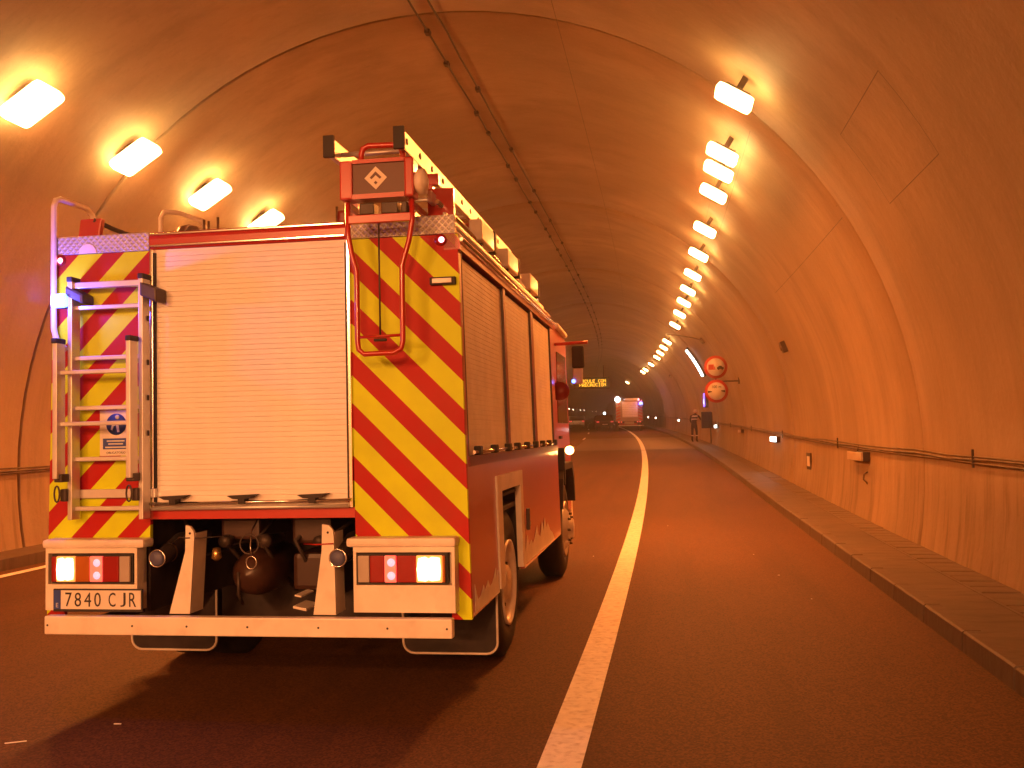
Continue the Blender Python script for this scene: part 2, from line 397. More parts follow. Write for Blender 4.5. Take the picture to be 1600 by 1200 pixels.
# concrete lining, cast ring by ring, open joint between rings
lin = bpy.data.objects.new('tunnel_lining', None); COL.objects.link(lin); lin['kind'] = 'structure'
HA = math.asin((.02-ZC)/R)
def ring(s0, s1, name):
    n = 56; pts = [arch(HA+(PI-2*HA)*k/n) for k in range(n+1)]
    g = .03
    mb = MB(); ss = [s0+g, s0+g+.03]+frange(s0+1, s1-1, 2.0)+[s1-g-.03, s1-g]
    vs = []
    for i, s in enumerate(ss):
        rad = R+.02 if i in (0, len(ss)-1) else R
        vs += [P(*arch(HA+(PI-2*HA)*k/n, rad), s) for k in range(n+1)]
    fs = [[i*(n+1)+k, i*(n+1)+k+1, (i+1)*(n+1)+k+1, (i+1)*(n+1)+k] for i in range(len(ss)-1) for k in range(n)]
    mb.add(vs, fs, True)
    # end faces into the joint
    for i, ii in ((0, 1), (len(ss)-1, -1)):
        a = [P(*arch(HA+(PI-2*HA)*k/n, R+.02), ss[i]) for k in range(n+1)]; b = [P(*arch(HA+(PI-2*HA)*k/n, R+.2), ss[i]) for k in range(n+1)]
        mb.add(a+b, [[k, k+1, n+2+k, n+1+k] for k in range(n)])
    mb.build(name, 'lining', lin)
s = .9-5*11.0
rings = []
while s < SE-11: rings.append(s); s += 11.0
for r_ in rings: ring(r_, r_+11.0, 'lining_ring')
n = 40
sweep([arch(HA+(PI-2*HA)*k/n, R+.12) for k in range(n+1)], rings[0], rings[-1]+11, 5, closed=False).build('outer_shell', 'cable', lin)
e = MB(); e.add([P(*arch(2*PI*k/40, R+.3), rings[-1]+10.5) for k in range(40)], [list(range(40))]); e.build('tunnel_end_cap', 'lining', lin)  # cap added to give a dark end where the tunnel runs on
e = MB(); e.add([P(*arch(2*PI*k/40, R+.3), rings[0]+.2) for k in range(40)], [list(range(40))]); e.build('tunnel_back_wall', 'lining', lin)

# shutter-board marks cast into the lining: thin rectangles and seams (slightly sunk lines built as dark fillets)
def arc_strip(h0, h1, s0, s1, off, w, n=10):
    """narrow strip on the lining between two (angle, s) points"""
    mb = MB(); vs = []
    for i in range(n+1):
        t = i/n; h = h0+(h1-h0)*t; s = s0+(s1-s0)*t
        dx = w/2
        if abs(s1-s0) > .5:
            vs += [P(*arch(h-dx/R, R-off), s), P(*arch(h+dx/R, R-off), s)]
        else: vs += [P(*arch(h, R-off), s-dx), P(*arch(h, R-off), s+dx)]
    return mb.add(vs, [[2*i, 2*i+1, 2*i+3, 2*i+2] for i in range(n)])
marks = MB()
for (h0, h1, s0, s1) in [(.62, .62, 8.4, 10.2), (.47, .47, 8.4, 10.2), (.47, .62, 8.4, 8.4), (.47, .62, 10.2, 10.2), (.80, .80, 12.5, 20), (.86, .86, 14, 21), (1.28, 1.28, 2, 60), (.52, .52, 12, 19)]:
    a = arc_strip(h0, h1, s0, s1, -.0+.003, .009, max(3, int(abs(s1-s0)))); marks.add(a.v, a.f)
marks.build('formwork_marks', 'tray', lin)

# crown: two cables with clips
crown = thing('crown_cable_pair', 'pair of thin dark cables clipped along the top of the tunnel vault', 'cable', P(AX, 6.9, 10))
inv = Vector(crown.location)
for dx in (-.12, .12):
    mb = MB(); mb.tube([P(AX+dx+random.uniform(-.008, .008), 6.9-.035+random.uniform(-.012, .012), s)-inv for s in frange(-20, 200, .9)], .014, 5)
    mb.build('cable', 'cable', crown)
clip = MB().box(-.035, .035, -.06, .06, -.03, .03, .008).build('clip', 'cable', mesh_only=True)
for k in range(64):
    s = 2+k*1.15
    o = link('clip', clip, crown); o.location = P(AX-.12+(.24 if k % 3 == 2 else 0), 6.9-.04, s)-inv; o.rotation_euler = (0, random.uniform(-.4, .4), head(s))

# wall conduits both sides
def conduit(side, label):
    z0 = 1.17
    t = thing('wall_conduit', label, 'cable run', P(wall_x(z0, side), z0, 8)); i0 = Vector(t.location)
    for k, (dz, r) in enumerate(((0, .014), (.035, .010), (-.03, .009))):
        mb = MB(); mb.tube([P(wall_x(z0+dz, side)-side*(.03+random.uniform(0, .01)), z0+dz+random.uniform(-.012, .012), s)-i0 for s in frange(-10, 170, 1.3)], r, 6)
        mb.build('cable', 'tray', t)
    for k in range(12):
        s = 2.6+k*7.3; x = wall_x(z0, side)
        b = MB().box(-.02 if side > 0 else 0, 0 if side > 0 else .02, -.012, .012, -.075, .10); b.v = [(v[0]-side*.055+side*.02, v[1], v[2]) for v in b.v]
        o = b.build('bracket', 'steel', t); o.location = P(x, z0, s)-i0; o.rotation_euler = (0, 0, head(s))
conduit(1, 'bundle of dark cables running along the right tunnel wall at waist height')
conduit(-1, 'bundle of dark cables running along the left tunnel wall at waist height')

# ------------------------------------------------------------------ ceiling lamps
LENS = {}
def lamp_meshes():
    h = MB().box(-.15, .15, -.11, .11, .075, .11, .01).build('housing', 'steel', mesh_only=True)
    b = MB().box(-.035, .035, -.03, .03, .11, .30).build('mount', 'steel', mesh_only=True)
    l = MB().box(-.225, .225, -.175, .175, -.045, .074, .055).build('lens', 'sodium_lens', mesh_only=True)
    return h, b, l
LMES = lamp_meshes()
def ceiling_lamp(side, s, label, group, lit=True, power=LAMP_W, col=SODIUM):
    ang = math.atan2(4.08, 3.717) if side > 0 else PI-math.atan2(4.08, 3.85)
    x, z = arch(ang, 5.50 if side > 0 else 5.58)
    t = thing('ceiling_lamp', label, 'ceiling lamp', P(x, z, s), 0, group)
    ax = Vector((math.cos(ang), 0, math.sin(ang)))
    if side < 0 and 0 < s < 18: t.scale = (1.3, 1.3, 1.1)
    # local z of the lamp points to the vault (outwards); lens faces the axis
    tilt = math.atan2(ax.x, ax.z)*.75
    t.rotation_euler = (0, tilt, head(s))
    link('housing', LMES[0], t); link('mount', LMES[1], t); link('lens', LMES[2], t)
    if power > 0:
        L = bpy.data.lights.new('lamp_light', 'AREA'); L.shape = 'RECTANGLE'; L.size = .42; L.size_y = .32
        L.energy = power; L.color = col
        lo = bpy.data.objects.new('lamp_light', L); COL.objects.link(lo); lo.parent = t; lo.location = (0, 0, -.052)
    return t
ORD = ['first', 'second', 'third', 'fourth', 'fifth', 'sixth', 'seventh', 'eighth', 'ninth', 'tenth', 'eleventh', 'twelfth', 'thirteenth', 'fourteenth', 'fifteenth', 'sixteenth', 'seventeenth', 'eighteenth', 'nineteenth', 'twentieth', 'twenty-first', 'twenty-second']
RS = [11.0, 13.3, 14.2, 15.6, 18.6, 21.5, 24.7, 27.9, 31.0, 34.8, 39.5, 48.9, 53.5, 58.4, 63.4, 72.7, 82, 86.9, 118]
GR = 'glowing lamps in the right-hand row under the vault'
GL = 'glowing lamps in the left-hand row under the vault'
for i, s in enumerate(RS):
    lab = 'glowing orange-white ceiling lamp, %s from the near end of the row above the right lane' % ORD[i]
    if i == 0: lab = 'largest, nearest glowing ceiling lamp of the right-hand row, highest in the picture'
    if i == len(RS)-1: lab = 'faintest and farthest ceiling lamp, alone beyond the end of the right-hand row'
    ceiling_lamp(1, s, lab, GR, power=LAMP_W if s < 100 else 10)
LS = [9.4, 11.5, 13.6, 15.7]
for i, s in enumerate(LS):
    lab = 'glowing ceiling lamp of the left-hand row above the fire engine, %s from the picture edge' % ORD[i]
    if i == 0: lab = 'biggest starlike ceiling lamp at the upper left edge of the picture'
    ceiling_lamp(-1, s, lab, GL)
for i, s in enumerate([18.8, 21.6, 24.7, 27.9, 31, 34.8, 39.5, 48.9, 53.5, 58.4, 63.4, 72.7, 82]):
    ceiling_lamp(-1, s, 'ceiling lamp of the left row hidden by the fire engine, %s of the hidden ones' % ORD[i], GL)
for i, s in enumerate([-8, -11, -14, -17, -20, -24, -28, -32, -36, -40]):  # unseen lamps, boosted and tinted whiter to light the engine's rear
    for sd in (1, -1):
        ceiling_lamp(sd, s, 'unseen ceiling lamp added behind the camera, %s of the %s row going back' % (ORD[i], 'right' if sd > 0 else 'left'), 'unseen ceiling lamps added behind the camera', power=LAMP_W*5.8, col=(1, .37, .125))

# ------------------------------------------------------------------ wall lamps and wall fittings
def wall_lamp(side, s, label, m='white_lamp', z=1.02, k=1.0, group='small guide lamps along the tunnel walls', light=0):
    x = wall_x(z, side)
    t = thing('wall_lamp', label, 'wall lamp', P(x, z, s), head(s), group)
    MB().box(-.10 if side > 0 else 0, 0 if side > 0 else .10, -.56*k, .56*k, -.07*k, .07*k, .01).build('housing', 'steel', t)
    xx = -.125 if side > 0 else .10
    MB().box(xx, xx+.03, -.55*k, .55*k, -.062*k, .062*k, .008).build('lens', m, t)
    MB().tube([(-.05*side, .1, .07*k), (-.03*side, .1, .16)], .012, 6).build('cable_tail', 'tray', t)
    if light:
        L = bpy.data.lights.new('lamp_light', 'AREA'); L.shape = 'RECTANGLE'; L.size = .3; L.size_y = .1; L.energy = light; L.color = (.85, 1, .95)
        lo = bpy.data.objects.new('lamp_light', L); COL.objects.link(lo); lo.parent = t; lo.location = (-.14*side, 0, 0); lo.rotation_euler = (0, side*PI/2, 0)
    return t
wall_lamp(1, 25.8, 'lit white lamp under the cables of the right wall, the nearest lit one', light=4)
wall_lamp(1, 45.6, 'lit white wall lamp just right of the cabinet and the person', light=4)
wall_lamp(1, 73.5, 'small lit lamp on the right wall just left of the person', 'far_lamp')
wall_lamp(1, 100.5, 'tiny lit lamp on the right wall, second right of the distant truck', 'far_lamp')
wall_lamp(1, 111.5, 'tiny lit lamp on the right wall next to the distant truck', 'far_lamp')
wall_lamp(1, 15.4, 'unlit box lamp hanging below the cables on the near right wall', 'dead_lens', 1.03, 1.0, group='dead wall lamps')
wall_lamp(1, 35.0, 'unlit small box lamp between two lit lamps on the right wall', 'dead_lens', 1.03, .8, group='dead wall lamps')
for i, (s, zl) in enumerate(((177, 2.4), (192, 2.3), (219, 2.2), (235, 2.2), (282, 1.9), (309, 1.8))):
    wall_lamp(-1, s, 'tiny pale lamp far down the left wall, %s of six from the left' % ORD[i], 'far_lamp', zl, 1.3)
# framed plate on the wall
t = thing('wall_plate', 'small dark-framed pale plate on the right wall left of the unlit box lamp', 'plate', P(wall_x(.72), .72, 20.6), head(20.6))
for n_, bx in (('frame', (-.02, 0, -.28, .28, -.17, .17)),): MB().box(*bx).build(n_, 'steel', t)
MB().box(-.028, -.02, -.16, .16, -.10, .10).build('panel', 'cream', t)
# stub of conduit and rusty hook under the near box lamp
t = thing('wall_hook', 'short rusty hook on the right wall below the unlit box lamp', 'hook', P(wall_x(.7), .72, 15.0), head(15))
MB().tube([(0, 0, .09), (-.05, 0, .06), (-.06, 0, -.02), (-.02, 0, -.06), (0, .01, -.09)], .013, 6).build('rod', 'tray', t)
# glowing strip added for a floodlight's reflection on the wall, curved with the vault
t = thing('wall_glare_strip', 'curved glowing strip added for a floodlight reflection on the right wall above the round signs', 'wall glare', P(*arch(.5), 46), 0)
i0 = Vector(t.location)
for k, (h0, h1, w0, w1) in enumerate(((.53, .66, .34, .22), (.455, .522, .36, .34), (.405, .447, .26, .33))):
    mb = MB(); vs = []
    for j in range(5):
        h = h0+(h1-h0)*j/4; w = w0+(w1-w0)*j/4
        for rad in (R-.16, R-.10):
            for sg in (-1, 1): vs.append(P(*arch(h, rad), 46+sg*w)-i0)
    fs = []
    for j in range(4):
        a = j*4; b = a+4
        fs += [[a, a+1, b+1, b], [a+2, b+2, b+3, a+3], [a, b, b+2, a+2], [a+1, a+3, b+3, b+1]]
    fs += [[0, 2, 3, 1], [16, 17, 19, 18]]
    mb.add(vs, fs); mb.build('glare_face', M_['white_lamp'] if k < 2 else M_['white_lamp'], t)
mb = MB(); vs = []
for j in range(9):
    h = .395+.275*j/8
    for rad in (R-.095, R+.02):
        for sg in (-1, 1): vs.append(P(*arch(h, rad), 46+sg*.42)-i0)
fs = [[0, 2, 3, 1], [32, 33, 35, 34]]
for j in range(8):
    a = j*4; b = a+4; fs += [[a, a+1, b+1, b], [a+2, b+2, b+3, a+3], [a, b, b+2, a+2], [a+1, a+3, b+3, b+1]]
mb.add(vs, fs); mb.build('glare_back_box', 'steel', t)
# blue lit board
t = thing('blue_lit_sign', 'narrow blue lit board on the right wall beside the lower round sign', 'sign', P(wall_x(2.25), 2.25, 50), head(50))
MB().box(-.14, .0, -.5, .5, -.36, .42, .02).build('case', 'steel', t)
MB().prism([(-.42, -.30), (.42, -.30), (.30, .36), (-.30, .36)], -.165, -.14, 'x').build('lit_face', 'beacon_dim', t)
MB().prism([(-.22, -.16), (.22, -.16), (.12, .08), (-.12, .08)], -.178, -.165, 'x').build('lit_core', 'beacon', t)
# dark round hole / bolt boxes up on the vault
for (h, s, lb) in ((.62, 38, 'small dark junction box high on the right vault between the lamps and the round signs'), (.35, 21.0, 'small dark anchor plug on the right vault above the near lit wall lamp'), (.56, 69, 'tiny dark junction box on the vault left of the curved glare strip')):
    t = thing('junction_box', lb, 'junction box', P(*arch(h), s), head(s), None); t.rotation_euler = (0, -h, head(s))
    MB().box(-.10, .02, -.12, .12, -.12, .12, .02).build('case', 'steel', t); MB().lathe([(-.10, .07), (-.125, .06), (-.125, 0)], (0, 0, 0), 'x', 12).build('cap', 'tray', t)
    if s == 38: MB().tube([P(*arch(.62+.012*k, R-.02), 38)-Vector(P(*arch(h), s)) for k in range(22)], .02, 6).build('conduit', 'tray', t).matrix_parent_inverse = Matrix.Rotation(-head(s), 4, 'Z') if 0 else Matrix.Identity(4)

# ------------------------------------------------------------------ round signs
SX, Z1, Z2 = 1.86, 3.22, 2.42
def round_sign(z, label, kind):
    s = 33; t = thing('round_sign', label, 'road sign', P(SX, z, s), head(s), 'round red-rimmed signs on the right wall')
    r = .385
    MB().lathe([(0, 0), (0, r), (.025, r), (.025, 0)], (0, 0, 0), 'y', 40).build('plate', 'signred', t)
    MB().lathe([(-.004, 0), (-.004, r*.76), (.002, r*.76)], (0, 0, 0), 'y', 40).build('white_disc', 'white', t)
    if kind == 'trucks':
        MB().box(-.24, -.06, -.012, -.008, -.09, .09).box(-.05, -.015, -.012, -.008, -.09, .02).build('truck_symbol', 'signred', t)
        m = MB().prism([(.04, -.07), (.26, -.07), (.26, -.01), (.22, 0), (.18, .04), (.10, .04), (.08, 0), (.04, -.01)], -.012, -.008, 'y')
        m.lathe([(0, 0), (0, .03), (.004, .03)], (.09, -.014, -.07), 'y', 10).lathe([(0, 0), (0, .03), (.004, .03)], (.21, -.014, -.07), 'y', 10)
        m.build('car_symbol', 'ink', t)
    else:
        text_mesh('text', '100 m', .13, 'ink', t, (0, -.008, .14), bold=.002)
        MB().prism([(-.28, .02), (-.28, -.06), (-.15, -.03), (-.15, .0)], -.012, -.008, 'y').build('wedge', 'ink', t)
        MB().prism([(.28, .03), (.28, -.05), (.15, -.01), (.15, .02)], -.012, -.008, 'y').build('wedge', 'ink', t)
    MB().tube([(.0, .03, 0), (.0, .10, 0), (.0, .10, -.44 if kind == 'trucks' else .44)], .02, 6).build('post', 'steel', t)
    if kind == 'trucks':
        xw = wall_x(z-.46)-SX
        MB().box(0, xw, .08, .12, -.50, -.45).build('bracket', 'steel', t); MB().box(xw-.04, xw, .02, .18, -.58, -.36).build('wall_foot', 'steel', t)
round_sign(Z1, 'upper round sign, white with red rim, showing a red truck beside a black car', 'trucks')
round_sign(Z2, 'lower round sign, white with red rim, with a distance and two black wedges', 'gap')

# ------------------------------------------------------------------ variable message sign
s = 95
FT = {'C': '01110 10001 10000 10000 10000 10001 01110', 'I': '01110 00100 00100 00100 00100 00100 01110', 'R': '11110 10001 10001 11110 10100 10010 10001',
      'U': '10001 10001 10001 10001 10001 10001 01110', 'L': '10000 10000 10000 10000 10000 10000 11111', 'E': '11111 10000 10000 11110 10000 10000 11111',
      'O': '01110 10001 10001 10001 10001 10001 01110', 'N': '10001 11001 10101 10011 10001 10001 10001', 'P': '11110 10001 10001 11110 10000 10000 10000',
      'A': '01110 10001 10001 11111 10001 10001 10001', ' ': '00000 00000 00000 00000 00000 00000 00000'}
t = thing('message_sign', 'black overhead message board with two amber lines reading CIRCULE CON PRECAUCION', 'message sign', P(-3.75, 4.62, s), head(s))
MB().box(-1.75, 1.75, 0, .3, -.55, .55, .03).build('case', 'black', t)
for x in (-1.2, 1.2): MB().tube([(x, .15, .5), (x, .15, 1.75)], .04, 6).build('hanger', 'steel', t)
d = .044
for row, (txt, zz) in enumerate((('CIRCULE CON', .34), ('PRECAUCION', -.04))):
    mb = MB(); W = len(txt)*6*d
    for ci, ch in enumerate(txt):
        for r_, bits in enumerate(FT[ch].split()):
            for c_, b_ in enumerate(bits):
                if b_ == '1':
                    x = -W/2+(ci*6+c_)*d+(0 if row == 0 else 3*d); z = zz-r_*d
                    mb.box(x, x+d*.85, -.012, -.001, z-d*.85, z)
    mb.build('text_line', 'led', t)

# ------------------------------------------------------------------ SOS cabinet on post and person
s = 48.5
t = thing('roadside_cabinet', 'dark square cabinet on a thin post by the right wall next to the person', 'cabinet', P(2.60, KH, s), head(s))
MB().box(-.28, .20, -.12, .12, .75, 1.55, .02).build('case', 'steel', t)
MB().box(-.26, -.02, -.135, -.122, .78, 1.52).build('door', 'under', t).location = (0, 0, 0)
MB().box(.0, .24, -.135, -.122, .78, 1.52).build('door', 'under', t)
MB().tube([(.16, 0, 0), (.16, 0, .76)], .03, 8).build('post', 'steel', t)

def skin_body(name, joints, edges, m, parent, sub=2):
    me = bpy.data.meshes.new(name); me.from_pydata([j[0] for j in joints], edges, [])
    o = bpy.data.objects.new(name, me); COL.objects.link(o)
    mo = o.modifiers.new('s', 'SKIN'); mo.use_smooth_shade = True
    for i, j in enumerate(joints): me.skin_vertices[0].data[i].radius = (j[1], j[1] if len(j) < 3 else j[2])
    me.skin_vertices[0].data[0].use_root = True
    mo = o.modifiers.new('d', 'SUBSURF'); mo.levels = sub; mo.render_levels = sub
    dg = bpy.context.evaluated_depsgraph_get(); nm = bpy.data.meshes.new_from_object(o.evaluated_get(dg))
    bpy.data.objects.remove(o); nm.materials.clear(); nm.materials.append(M_[m])
    for p in nm.polygons: p.use_smooth = True
    return link(name, nm, parent)
s = 51.5
pt = thing('person', 'person in dark uniform and pale helmet standing on the walkway, leaning to the cabinet', 'person', P(2.16, KH, s), head(s)-.35)
J = [((0, 0, .86), .14, .11), ((0, .01, 1.02), .13, .10), ((.02, .06, 1.22), .155, .105), ((.03, .11, 1.36), .13, .09), ((.035, .15, 1.43), .055),
     ((.04, .18, 1.49), .055), ((.04, .20, 1.56), .075),
     ((-.09, 0, .80), .09), ((-.11, .03, .46), .06), ((-.12, -.01, .09), .045), ((-.12, .10, .04), .04), ((-.12, .17, .03), .03),
     ((.09, 0, .80), .09), ((.11, .06, .46), .06), ((.12, .02, .09), .045), ((.12, .13, .04), .04), ((.12, .20, .03), .03),
     ((-.18, .11, 1.34), .06), ((-.23, .13, 1.08), .045), ((-.16, .30, .94), .034), ((-.14, .36, .91), .028),
     ((.22, .12, 1.33), .06), ((.30, .24, 1.14), .045), ((.40, .40, 1.20), .034), ((.44, .46, 1.22), .028)]
E_ = [(0, 1), (1, 2), (2, 3), (3, 4), (4, 5), (5, 6), (0, 7), (7, 8), (8, 9), (9, 10), (10, 11), (0, 12), (12, 13), (13, 14), (14, 15), (15, 16), (3, 17), (17, 18), (18, 19), (19, 20), (3, 21), (21, 22), (22, 23), (23, 24)]
skin_body('body', J, E_, 'navy', pt)
hd = MB(); hd.lathe([(-.11, .02), (-.10, .05), (-.05, .078), (0, .088), (.05, .085), (.10, .06), (.12, .0)], (.04, .20, 1.53), 'z', 14); hd.build('head', 'skin', pt)
MB().prism([(.018, 1.50), (.062, 1.50), (.04, 1.55)], .275, .305, 'y').build('nose', 'skin', pt)
for k, (wx, wy, wz, fx) in enumerate(((-.14, .36, .91, 0), (.44, .46, 1.22, .02))):
    J2 = [((wx, wy, wz), .028, .016), ((wx+.01, wy+.06, wz-.01), .034, .014)]
    hb = MB()
    for q in range(4): hb.tube([(wx-.025+q*.018, wy+.06, wz-.01), (wx-.028+q*.02, wy+.105, wz-.02), (wx-.028+q*.02, wy+.13-abs(q-1.5)*.008, wz-.04)], [.009, .008, .006], 6)
    hb.tube([(wx-.02, wy+.02, wz), (wx-.055, wy+.05, wz-.01), (wx-.06, wy+.08, wz-.02)], [.011, .009, .007], 6)
    hb.box(wx-.034, wx+.038, wy-.01, wy+.07, wz-.022, wz+.008, .008); hb.build('hand', 'skin', pt)
MB().lathe([(0, .125), (.02, .118), (.07, .105), (.12, .07), (.145, 0)], (.04, .20, 1.545), 'z', 16).build('helmet', 'helmet', pt)
MB().lathe([(0, .162), (.045, .160)], (0, .045, 1.15), 'z', 16).map(lambda v: Vector((v.x*1.0+.01, .05+(v.y-.045)*.75, v.z))).build('reflective_band', 'reflex', pt)
MB().lathe([(0, .175), (.06, .168)], (0, .09, 1.30), 'z', 16).map(lambda v: Vector((v.x+.03, .09+(v.y-.09)*.72, v.z))).build('reflective_band', 'reflex', pt)
for lx, ly in ((-.115, .01), (.115, .04)): MB().lathe([(0, .062), (.05, .064)], (lx, ly, .30), 'z', 12).build('reflective_band', 'reflex', pt)

# ------------------------------------------------------------------ the fire engine
TX, TY, TW = -2.361107, 5.165436, .006687
T = thing('fire_engine', 'red fire engine with yellow and red chevrons, seen from behind, with ladders and roller shutters', 'fire engine', (TX, TY, 0.0), TW)
T.rotation_euler = (.0035, 0, TW)
def w_at(z): return 1.25-.041*max(0, min(1, (z-.53)/2.08))
def taper(v): return Vector((v.x*(w_at(v.z)/1.25), v.y, v.z))
BL = 4.33
# rear panels with the chevrons
for sd in (-1, 1):
    out = [(sd*.612, .92), (sd*.605, 2.615), (sd*1.25, 2.615), (sd*1.25, .525), (sd*1.14, .525), (sd*1.14, .92)]
    m = MB().prism([(x, z) for x, z in out], 0, .03, 'y').map(taper)
    m.build('chevron_panel', 'stripe', T)
    MB().box(sd*1.225 if sd > 0 else -1.25, 1.25 if sd > 0 else -1.225, .031, .075, .53, 2.6).map(taper).build('corner_post', 'red', T)
# strip below the shutter, roof band above it
MB().box(-.604, .604, .002, .04, 1.075, 1.132).build('rear_sill', 'red', T)
MB().prism([(.0, 2.622), (-.012, 2.64), (-.014, 2.68), (-.004, 2.71), (.02, 2.725), (.12, 2.73), (.12, 2.622)], -.60, .575, 'x').build('roof_header', 'red', T)
for z in (2.633, 2.70): MB().box(-.60, .57, -.022, -.013, z, z+.012, .003).build('header_trim', 'chrome', T)
for sd in (-1, 1):
    x0, x1 = (-1.2, -.604) if sd < 0 else (.585, 1.2)
    MB().box(x0, x1, -.012, .02, 2.618, 2.722, .004).build('tread_plate', 'tread', T)
    cx = -.985 if sd < 0 else .95
    m = MB().prism([(cx+(.10 if sd > 0 else .055)*math.cos(a), 2.618+(.045 if sd > 0 else .055)*math.sin(a)) for a in [PI*k/10 for k in range(11)]], -.016, -.0125, 'y')
    m.build('roof_eyelet', 'cream' if sd < 0 else 'tread', T)
# rear roller shutter: guide rails, box and 49 slats
RSH = MB().box(-.575, .575, .0095, .03, 1.13, 2.62).build('rear_shutter', 'slat_side', T)
for x in (-.595, .58): 
    MB().box(x, x+.02, -.022, .02, 1.13, 2.62, .004).build('guide_rail', 'chrome', RSH)
for x in (-.574, .568): MB().box(x, x+.008, -.01, .0092, 1.16, 2.60).build('guide_seal', 'black', RSH)
SH = .0292; NS = 47
prof = [(.003, 0), (.0002, .0006), (-.0004, .004), (-.0006, SH*.5), (-.0004, SH-.004), (.0002, SH-.0016), (.003, SH-.0009)]
sl = MB().prism(prof, -.565, .567, 'x').build('slat', 'slat', mesh_only=True)
for k in range(NS):
    o = link('slat', sl, RSH); o.location = (0, .005+random.uniform(-.0005, .0005), 1.235+k*SH); o.rotation_euler = (random.uniform(-.012, .012), 0, 0)
MB().box(-.565, .567, -.002, .009, 1.205, 1.234, .003).build('end_slat', 'slat', RSH)
MB().box(-.565, .567, .004, .0092, 1.15, 1.204).build('bottom_board', 'slat_side', RSH)
MB().tube([(-.60, -.045, 1.165), (.60, -.045, 1.175)], .009, 8).build('pull_bar', 'chrome', RSH)
MB().tube([(-.58, -.035, 1.137), (.58, -.035, 1.142)], .011, 8).build('sill_bar', 'alu', RSH)
for x in (-.44, -.03, .38):
    b = MB().prism([(x-.085, 1.205), (x+.085, 1.212), (x+.05, 1.192), (x+.02, 1.188), (x+.018, 1.16), (x-.018, 1.16), (x-.02, 1.186), (x-.05, 1.188)], -.062, -.004, 'y').build('shutter_catch', 'under', RSH)
# side walls (both sides)
def side_box(sd, b0, b1, z0, z1, out, inn, c=0):
    x0, x1 = sorted((sd*(1.25+out), sd*(1.25-inn)))
    return MB().box(x0, x1, b0, b1, z0, z1, c).map(taper)
for sd in (-1, 1):
    side_box(sd, .076, .858, .53, 1.34, 0, .03).build('side_panel', 'red', T)
    side_box(sd, 1.922, BL, .53, 1.34, 0, .03).build('side_panel', 'red', T)
    side_box(sd, .859, 1.921, 1.252, 1.34, 0, .03).build('arch_header', 'red', T)
    side_box(sd, .861, 1.03, .55, 1.25, .012, .03).build('arch_trim', 'cream', T)
    side_box(sd, 1.80, 1.919, .56, 1.25, .012, .03).build('arch_trim', 'cream', T)
    side_box(sd, 1.031, 1.799, 1.15, 1.25, .012, .03).build('arch_trim', 'cream', T)
    side_box(sd, .076, BL, 1.341, 1.395, .006, .03).build('side_ledge', 'darkred', T)
    tb = MB().prism([(sd*1.22, 2.53), (sd*1.262, 2.53), (sd*1.266, 2.56), (sd*1.25, 2.60), (sd*1.215, 2.635), (sd*1.17, 2.655), (sd*1.17, 2.53)], .0, BL, 'y').map(taper)
    tb.build('roof_rail', 'red', T)
    MB().tube([(sd*1.232, .0, 2.585), (sd*1.232, BL, 2.585)], .011, 8).build('gutter_strip', 'chrome', T)
    MB().tube([(sd*1.19, .0, 2.66), (sd*1.19, BL, 2.66)], .010, 8).build('gutter_strip', 'alu', T)
    for (b0, b1) in ((1.43, 1.51), (2.775, 2.905), (4.09, BL)):
        side_box(sd, b0, b1, 1.396, 2.529, .004, .04).build('door_post', 'darkred' if b0 < 4 else 'red', T)
    for (b0, b1) in ((.077, 1.428), (1.512, 2.773), (2.907, 4.088)):
        # corrugated shutter: one joined part, slats too fine to pick apart
        mb = MB(); h = .0292; nn = int((2.529-1.40)/h)
        vs = []; fs = []
        for k in range(nn):
            z = 1.398+k*h
            for (dx, dz) in ((.0022, 0), (.0, .001), (.0, h-.002), (.0022, h-.001)):
                for b in (b0+.012, b1-.012): vs.append((sd*(1.236-dx), b, z+dz))
        nv = len(vs)//2
        fs = [[2*i, 2*i+1, 2*i+3, 2*i+2] for i in range(nv-1)]
        mb.add(vs, fs).map(taper)
        o = mb.build('side_shutter', 'slat_side', T, kind='stuff')
        for bb in (b0, b1-.012): side_box(sd, bb, bb+.012, 1.397, 2.529, .002, .03).build('guide_rail', 'steel', o)
        for q in (.12, .5, .88):
            bb = b0+(b1-b0)*q
            side_box(sd, bb-.04, bb+.04, 1.40, 1.452, .045, -.004, .008).build('shutter_catch', 'black', o)
        MB().tube([(sd*1.275, b0+.03, 1.418), (sd*1.275, b1-.03, 1.418)], .010, 8).map(taper).build('pull_bar', 'chrome', o)
    # pale jagged decals along the lower edge
    if sd > 0:
        for poly in ([(.085, .545), (.08, .70), (.13, .64), (.17, .60), (.25, .615), (.33, .66), (.37, .62), (.47, .665), (.52, .62), (.60, .63), (.66, .655), (.73, .70), (.76, .63), (.80, .68), (.845, .56), (.845, .535)],
                     [(1.93, .56), (1.96, .62), (2.02, .70), (2.08, .76), (2.13, .67), (2.28, .70), (2.36, .66), (2.48, .70), (2.62, .78), (2.68, .70), (2.80, .67), (2.92, .78), (3.0, .70), (3.10, .80), (3.2, .70), (3.3, .74), (3.45, .66), (3.62, .62), (3.75, .56), (3.75, .545)]):
            MB().prism(poly, 1.2505, 1.253, 'x').build('pale_decal', 'cream', T)
    MB().box(sd*1.252 if sd > 0 else -1.28, 1.28 if sd > 0 else -1.252, 2.02, 2.06, .80, .96, .008).build('door_handle', 'steel', T)
    MB().lathe([(0, .02), (.02, .02), (.02, 0)], (sd*1.255, 2.10, .84), 'x', 10, sd).build('handle_lock', 'chrome', T)
